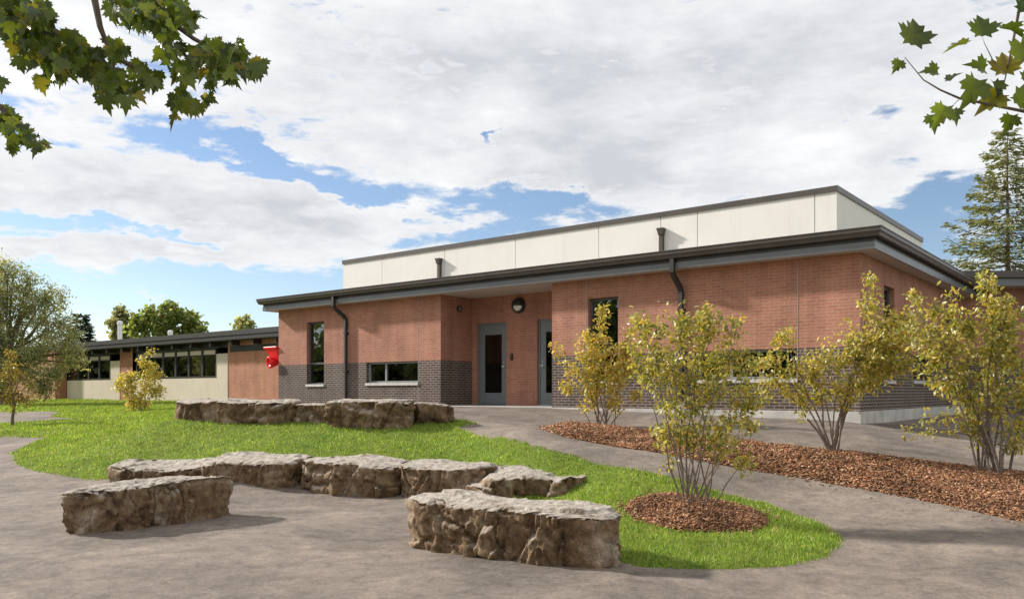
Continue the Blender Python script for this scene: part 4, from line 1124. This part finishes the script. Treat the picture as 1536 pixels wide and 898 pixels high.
bush('shrub', 'wide golden shrub with forked stems in the mulch bed before the school corner', 'shrub', (pC.x, pC.y, pC.z + .06),
     [(1312, 425, 14), (1310, 455, 22), (1320, 490, 34), (1290, 520, 40), (1250, 545, 40), (1215, 540, 34), (1230, 575, 34), (1165, 510, 26), (1150, 545, 30), (1180, 565, 30), (1330, 530, 42), (1360, 495, 28), (1300, 560, 38), (1135, 580, 16), (1370, 540, 26), (1265, 590, 26), (1200, 600, 20), (1330, 570, 24), (1372, 470, 22), (1396, 510, 28), (1385, 555, 26)],
     11, 5600, .066, YEL, [4, 4, 3, 2.5, .8, 1.5], SG, base_r=.1, stem_r=.02, twigs_per=11)
pD = ground_at(1488, 716)
bush('shrub', 'large dense shrub at the right edge of the mulch bed, greener than its neighbours', 'shrub', (pD.x, pD.y, pD.z + .06),
     [(1480, 425, 20), (1475, 460, 36), (1505, 475, 40), (1440, 490, 38), (1400, 470, 22), (1375, 450, 14), (1410, 510, 32), (1460, 530, 46), (1510, 540, 46), (1430, 560, 34), (1490, 590, 46), (1530, 600, 46), (1540, 500, 46), (1440, 600, 26), (1400, 575, 22), (1470, 640, 30), (1530, 655, 34), (1430, 640, 18), (1372, 640, 20), (1350, 652, 10), (1580, 560, 50), (1425, 432, 12), (1380, 500, 24), (1398, 540, 26)],
     14, 6600, .068, YEL, [4, 5, 2, 4, .6, 1.5], SG, base_r=.24, stem_r=.018, twigs_per=11)
pE = ground_at(209, 618)
bush('shrub', 'small yellow shrub alone on the lawn before the older wing', 'shrub', (pE.x, pE.y, pE.z),
     [(225, 530, 8), (215, 552, 18), (195, 567, 20), (230, 560, 16), (212, 580, 26), (235, 585, 14), (185, 580, 14), (210, 600, 16), (195, 610, 8)],
     9, 2600, .095, YEL, [5, 3, 3, 1, 1, 1], SG, base_r=.2, stem_r=.016, twigs_per=9, twig_r=.006)
pF = ground_at(19, 640)
bush('sapling', 'thin sapling with sparse ochre leaves on the lawn at the left edge', 'tree', (pF.x, pF.y, pF.z),
     [(18, 530, 12), (10, 555, 22), (30, 560, 20), (20, 585, 24), (45, 570, 12), (5, 590, 16), (38, 600, 14), (20, 607, 14), (-10, 570, 16)],
     7, 1000, .09, [(.30, .24, .05), (.22, .20, .04), (.36, .24, .06), (.2, .11, .05)], [3, 3, 2, 1], None, trunk=(.9, .02, .04), stem_r=.018, twigs_per=8, twig_r=.006)

# broad willow-like tree left of the wing
WIL = [(.36, .38, .19), (.27, .31, .14), (.46, .45, .27), (.18, .21, .10), (.45, .37, .21)]
dT = 37.0; sT = dT / F
xb = (10 - PX) / F * dT
bush('broad_tree', 'broad grey green tree at the left edge, overhanging the end of the older wing', 'tree', (xb, dT, h1(xb, dT)),
     [(15, 415, 34), (-20, 430, 50), (40, 430, 36), (70, 455, 34), (20, 465, 44), (90, 490, 28), (55, 495, 40), (105, 515, 24), (10, 520, 48), (75, 530, 36), (110, 540, 18), (40, 555, 40), (-30, 510, 60), (90, 560, 20), (0, 575, 36), (-60, 470, 60), (120, 522, 12), (66, 582, 20)],
     26, 36000, .105, WIL, [4, 4, 3, 2, 1], None, trunk=(2.4, .1, .22), stem_r=.09, twigs_per=26, twig_r=.012, template=LEAF, mat_leaf='tree_leaf', drop=.8, spread_k=1.6)
# trees beyond the wing
TG = 'trees beyond the older wing'
for (pxb, d_, bl_, lab, pal, nl) in (
    (185, 62, [(180, 472, 12), (190, 485, 16), (172, 490, 10), (185, 505, 14)], 'small dark round tree showing above the wing roof beside the white flue', WIL, 1500),
    (250, 60, [(255, 462, 10), (235, 470, 18), (270, 472, 18), (215, 482, 20), (250, 487, 24), (285, 485, 20), (205, 495, 12), (300, 495, 12), (235, 500, 20), (275, 500, 20)], 'wide pale green tree showing above the middle of the wing roof', [(.27, .33, .09), (.2, .26, .06), (.35, .37, .15), (.13, .18, .05)], 3200),
    (367, 75, [(367, 481, 9), (360, 487, 10), (375, 487, 10), (367, 497, 14)], 'smallest tree top peeking over the wing roof near the brick school', WIL, 900)):
    x_ = (pxb - PX) / F * d_
    bush('distant_tree', lab, 'tree', (x_, d_, h1(x_, d_)), bl_, 8, nl, .24, pal, [4, 3, 2, 2, 1][:len(pal)], TG, trunk=(2.2, 0, .16), stem_r=.07, twigs_per=16, twig_r=.014, template=TUFT, mat_leaf='tree_leaf')

def conifer(name, label, base, height, radius, nwhorl, palette, weights, group=None, gaps=.0, seed=3, droop=.12, leaf=.22, bottom=.12, dens=1.0):
    rs = random.Random(seed); root = tag(empty(name, base), label, 'tree', group); base = Vector(base)
    m = MB(); pts = [base + Vector((rs.uniform(-.05, .05), 0, height * t)) for t in (-.01, .2, .4, .6, .8, 1)]
    m.tube(pts, [height * .016 * (1.05 - t) for t in (0, .2, .4, .6, .8, 1)], 9); m.build('trunk', M['bark'], root)
    br = MB(); P, D = [], []
    for i in range(nwhorl):
        t = bottom + (1 - bottom) * (i / nwhorl) ** .95; z = height * t; k = rs.randint(4, 6); a0 = rs.uniform(0, 6.28)
        for j in range(k):
            if rs.random() < gaps: continue
            a = a0 + 6.283 * j / k + rs.uniform(-.3, .3); ln = radius * (1 - t) ** .8 * rs.uniform(.65, 1.2) + .25
            dr = Vector((math.cos(a), math.sin(a), 0)); st = base + Vector((0, 0, z))
            end = st + dr * ln + Vector((0, 0, ln * rs.uniform(-droop, .32))); ctl = st + dr * ln * .5 + Vector((0, 0, -ln * droop))
            q = bez(st, ctl, end, 6); br.tube(q, [.035 * (1 - .8 * x / 5) * (ln / 3 + .3) for x in range(6)], 4, False)
            n = int(ln * 17 * dens) + 5
            for _ in range(n):
                s_ = (.18 + .82 * rs.random() ** .8); i0 = min(4, int(s_ * 5)); p = q[i0].lerp(q[i0+1], s_ * 5 - i0)
                side = Vector((-dr.y, dr.x, 0)) * rs.gauss(0, 1) * ln * .12 * (1.1 - s_ * .6)
                P.append(p + side + Vector((0, 0, rs.gauss(-.03, .07)))); D.append((dr + side.normalized() * .7 * (1 if side.length else 0) + Vector((0, 0, rs.uniform(-.5, .1)))))
    br.build('branches', M['bark'], root)
    n = len(P); Pn = np.array([tuple(p) for p in P]); Dn = np.array([tuple(p) for p in D])
    nr = unit(n) * .6 + np.array([0, 0, .8])
    sc = np.stack([RNG.uniform(.28, .5, n) * leaf, RNG.uniform(.8, 1.7, n) * leaf, np.full(n, leaf)], 1)
    v, fs, tt = scatter(TUFT[0], TUFT[1], Pn, frames(Dn, nr), sc, tints(palette, weights, n, .25))
    np_mesh('foliage', v, fs, M['needle'], root, tint=tt); return root
CON = [(.25, .28, .12), (.17, .21, .09), (.33, .33, .16), (.34, .27, .15)]
dC = 36.0; xC = (1510 - PX) / F * dC; zC = h1(xC, dC)
conifer('conifer', 'tall sparse conifer rising behind the right end of the school', (xC, dC, zC), EYE + (PY - 190) / F * dC - zC, 3.9, 34, CON, [4, 3, 2, 1], gaps=.16, seed=5, dens=2.1, bottom=.2, leaf=.17)
xD = (122 - PX) / F * 70
conifer('conifer', 'dark pointed conifer behind the broad left tree', (xD, 70, 1.1), EYE + (PY - 468) / F * 70 - 1.1, 1.7, 20, [(.035, .055, .03), (.05, .07, .035)], [1, 1], seed=9, leaf=.32, dens=1.4)

# ------------------------------------------------------------------ maples overhead
def maple_leaf():
    out = [(0, 0), (.10, .02), (.30, -.10), (.27, .04), (.50, .10), (.42, .20), (.62, .42), (.46, .42), (.44, .54), (.24, .46), (.28, .72), (.14, .70), (0, 1.05),
           (-.14, .70), (-.28, .72), (-.24, .46), (-.44, .54), (-.46, .42), (-.62, .42), (-.42, .20), (-.50, .10), (-.27, .04), (-.30, -.10), (-.10, .02)]
    v = [(x, y, .22 * abs(x) - .22 * (y - .2) ** 2) for x, y in out] + [(0, .36, -.01)]
    c = len(v) - 1; n = len(out)
    v = [(x, y, z * 1.7) for x, y, z in v]
    return np.array(v), [np.array([[c, i, (i + 1) % n] for i in range(n)])]
ML = maple_leaf()
MAP = [(.085, .125, .018), (.13, .17, .022), (.045, .07, .013), (.25, .23, .028), (.32, .21, .025)]
def maple(label, trunk_xy, trunk_h, limb_paths, leaf_spots, crown, seed, size):
    rs = random.Random(seed); x, y = trunk_xy; z0 = h1(x, y)
    root = tag(empty('maple_tree', (x, y, z0)), label, 'tree', 'maples overhanging the court')
    m = MB(); top = Vector((x, y, trunk_h))
    m.tube([Vector((x, y, z0 - .2)), Vector((x + .03, y, z0 + .8)), Vector((x - .02, y + .03, z0 + 2)), top, top + Vector((.1, .1, 2.2))], [.21, .17, .155, .13, .05], 12); m.build('trunk', M['bark'], root)
    for path, r0 in limb_paths:
        b = MB(); n = len(path); pts = [Vector(p) for p in path]
        b.tube(pts, [r0 * (1 - .85 * i / (n - 1)) for i in range(n)], 6); b.build('limb', M['bark'], root)
    P, D, Nn, S = [], [], [], []
    for (c, dr, nr, s) in leaf_spots: P.append(c); D.append(dr); Nn.append(nr); S.append(s)
    for (cx_, cy_, cz_, r, n) in crown:
        for _ in range(n):
            u = Vector([rs.gauss(0, 1) for _ in range(3)]).normalized() * r * rs.random() ** .4
            P.append((cx_ + u.x, cy_ + u.y, cz_ + u.z * .6)); D.append((rs.gauss(0, .7), rs.gauss(0, .7), -.6)); Nn.append((rs.gauss(0, .6), rs.gauss(0, .6), .8)); S.append(size * rs.uniform(.7, 1.2))
    P, D, Nn, S = np.array(P), np.array(D), np.array(Nn), np.array(S)
    v, fs, tt = scatter(ML[0], ML[1], P, frames(D, Nn), S, tints(MAP, [5, 3.4, 3.2, .8, .06 if size < .105 else 0], len(P), .25))
    np_mesh('foliage', v, fs, M['leaf'], root, tint=tt)
    return root
rs = random.Random(4)
spots = []
LBL = [(12, 10, 34), (50, 28, 26), (28, 50, 24), (62, 62, 22), (42, 80, 22), (80, 92, 24), (62, 122, 10), (98, 72, 22), (118, 90, 22), (92, 112, 16), (146, 100, 26), (165, 132, 20), (176, 78, 14), (150, 148, 8), (196, 145, 10), (205, 118, 20), (228, 122, 14), (180, 12, 20), (205, 30, 16), (232, 22, 26), (262, 18, 22), (286, 34, 14), (205, 42, 8), (250, 50, 12), (252, 84, 16), (282, 108, 18), (302, 82, 18), (330, 88, 22), (352, 84, 16), (378, 104, 14), (322, 122, 14), (272, 152, 16), (292, 162, 10), (308, 150, 8), (268, 180, 4), (0, 122, 6), (345, 110, 16),
       (8, 178, 14), (24, 202, 14), (44, 212, 10), (62, 218, 8), (22, 228, 5)]
for (px, py, r) in LBL:
    for _ in range(max(2, int(r * r / 14))):
        a = rs.uniform(0, 6.28); q = r * math.sqrt(rs.random()); d_ = rs.uniform(3.3, 4.3)
        p = ray(px + math.cos(a) * q, py + math.sin(a) * q - 8, d_)
        spots.append((tuple(p), (rs.gauss(0, .55), rs.gauss(0, .35), -.75), (rs.gauss(0, .8), -.7 + rs.gauss(0, .6), rs.gauss(.3, .5)), rs.uniform(.04, .082)))
R_ = lambda l, d_: [tuple(ray(px, py, d_ + k * .02)) for k, (px, py) in enumerate(l)]
maple('leafy maple bough hanging in from the top left corner', (-4.9, 4.2), 4.4,
      [([(-4.9, 4.2, 3.9)] + R_([(-120, -70), (30, 5), (75, 45), (130, 75), (165, 80), (215, 110), (240, 130)], 3.8), .035),
       ([(-4.9, 4.2, 4.3)] + R_([(60, -160), (140, -10), (150, 40), (160, 66), (170, 80), (172, 120)], 3.7), .022),
       ([(-4.9, 4.2, 4.3)] + R_([(100, -120), (210, 0), (260, 35), (290, 58), (330, 80), (372, 100)], 3.9), .026),
       ([(-4.9, 4.2, 4.0)] + R_([(140, -60), (245, 30), (260, 80), (272, 125), (270, 165)], 3.9), .018),
       ([(-4.9, 4.2, 3.4)] + R_([(-80, 120), (0, 160), (25, 188), (50, 208), (78, 222)], 3.7), .02)],
      spots, [(-5.4, 4.0, 5.2, 1.7, 500), (-3.4, 3.2, 5.3, 1.1, 250), (-6.4, 3.0, 4.6, 1.2, 250)], 5, .10)
spots = []
for (px, py, s, sx_, sz_, flat) in [(1367, 68, .145, .2, .75, 1), (1350, 90, .06, -.3, -.7, 1), (1407, 108, .08, -.7, .1, .8), (1424, 122, .07, .5, .5, .2), (1473, 55, .12, .05, .9, .8), (1500, 42, .13, .8, -.15, .25), (1450, 66, .10, -.9, -.1, .2), (1465, 118, .14, -.3, -.8, 1), (1478, 105, .10, -.6, .2, .8), (1506, 112, .13, .1, .8, 1),
                                 (1534, 92, .14, .2, .6, 1), (1398, 172, .085, .1, -.8, .7), (1418, 158, .10, -.3, -.7, .4), (1428, 165, .07, .2, -.7, .3), (1500, 140, .13, -.5, -.4, .8), (1520, 142, .13, .6, -.4, .9), (1517, 172, .085, -.2, -.8, .9), (1532, 118, .12, .6, -.2, .6), (1545, 60, .13, .5, -.4, .7), (1560, 110, .13, .3, -.6, .8), (1575, 150, .13, .2, -.6, .8), (1490, 122, .10, .3, -.8, .7), (1540, 20, .12, .4, .5, .5)]:
    s *= .87
    spots.append((tuple(ray(px, py, 3.1 + rs.uniform(-.15, .15))), (sx_, rs.uniform(-.2, .2), sz_), (rs.uniform(-.3, .3), -flat, .9 * (1 - flat) + .15), s))
for px, py in [(1560, -60), (1600, -70), (1650, -64), (1700, -66), (1590, 182), (1630, 184), (1670, 190), (1700, 186), (1760, -90), (1780, 160), (1840, 150), (1840, -110), (1900, -120), (1900, 130), (1960, 110), (1960, -140)]:
    for _ in range(7):
        spots.append((tuple(ray(px + rs.gauss(0, 32), py + rs.gauss(0, 26), 3.05 + rs.uniform(-.2, .2))), (rs.gauss(0, .6), rs.gauss(0, .4), -.7), (rs.gauss(0, .7), -.6 + rs.gauss(0, .5), rs.gauss(.4, .5)), rs.uniform(.07, .12)))
maple('sparse maple twig with single large leaves hanging in from the top right corner', (4.6, 2.6), 4.2,
      [([(4.6, 2.6, 3.7)] + R_([(1700, -60), (1560, -60), (1533, -10), (1524, 40), (1515, 85), (1509, 112), (1503, 140)], 3.1), .010),
       ([(4.6, 2.6, 3.4)] + R_([(1700, 190), (1600, 180), (1540, 168), (1490, 158), (1440, 148), (1410, 135), (1385, 120), (1357, 86)], 3.1), .009),
       (R_([(1509, 112), (1490, 92), (1477, 66), (1473, 55)], 3.1), .003),
       (R_([(1440, 148), (1425, 162), (1400, 168)], 3.1), .0016)],
      spots, [(5.3, 2.2, 4.9, 1.4, 300), (4.2, 1.2, 4.9, 1.0, 200)], 6, .11)

# far wood west of the lawn, mirrored in the school windows
P = []
for a in np.linspace(40, 125, 180):
    r = 62 + random.uniform(-5, 5); x_, y_ = -r * math.sin(math.radians(a)), r * math.cos(math.radians(a)) + 12; hh = random.uniform(3.5, 8.5) + (5.5 if a > 96 else 0); w_ = random.uniform(1.2, 2.6)
    u = unit(110) * RNG.random((110, 1)) ** .4
    P.append(np.array([x_, y_, .6 + hh * .55]) + u * np.array([w_, w_, hh * .5]))
P = np.concatenate(P); n = len(P)
v, fs, tt = scatter(TUFT[0], TUFT[1], P, frames(unit(n), unit(n)), RNG.uniform(.4, .9, n), tints([(.20, .24, .08), (.13, .16, .055), (.28, .28, .12)], [3, 3, 1], n, .25))
tag(np_mesh('woodland', v, fs, M['needle'], tint=tt), 'far off wood bordering the grounds', 'wood', kind='stuff')
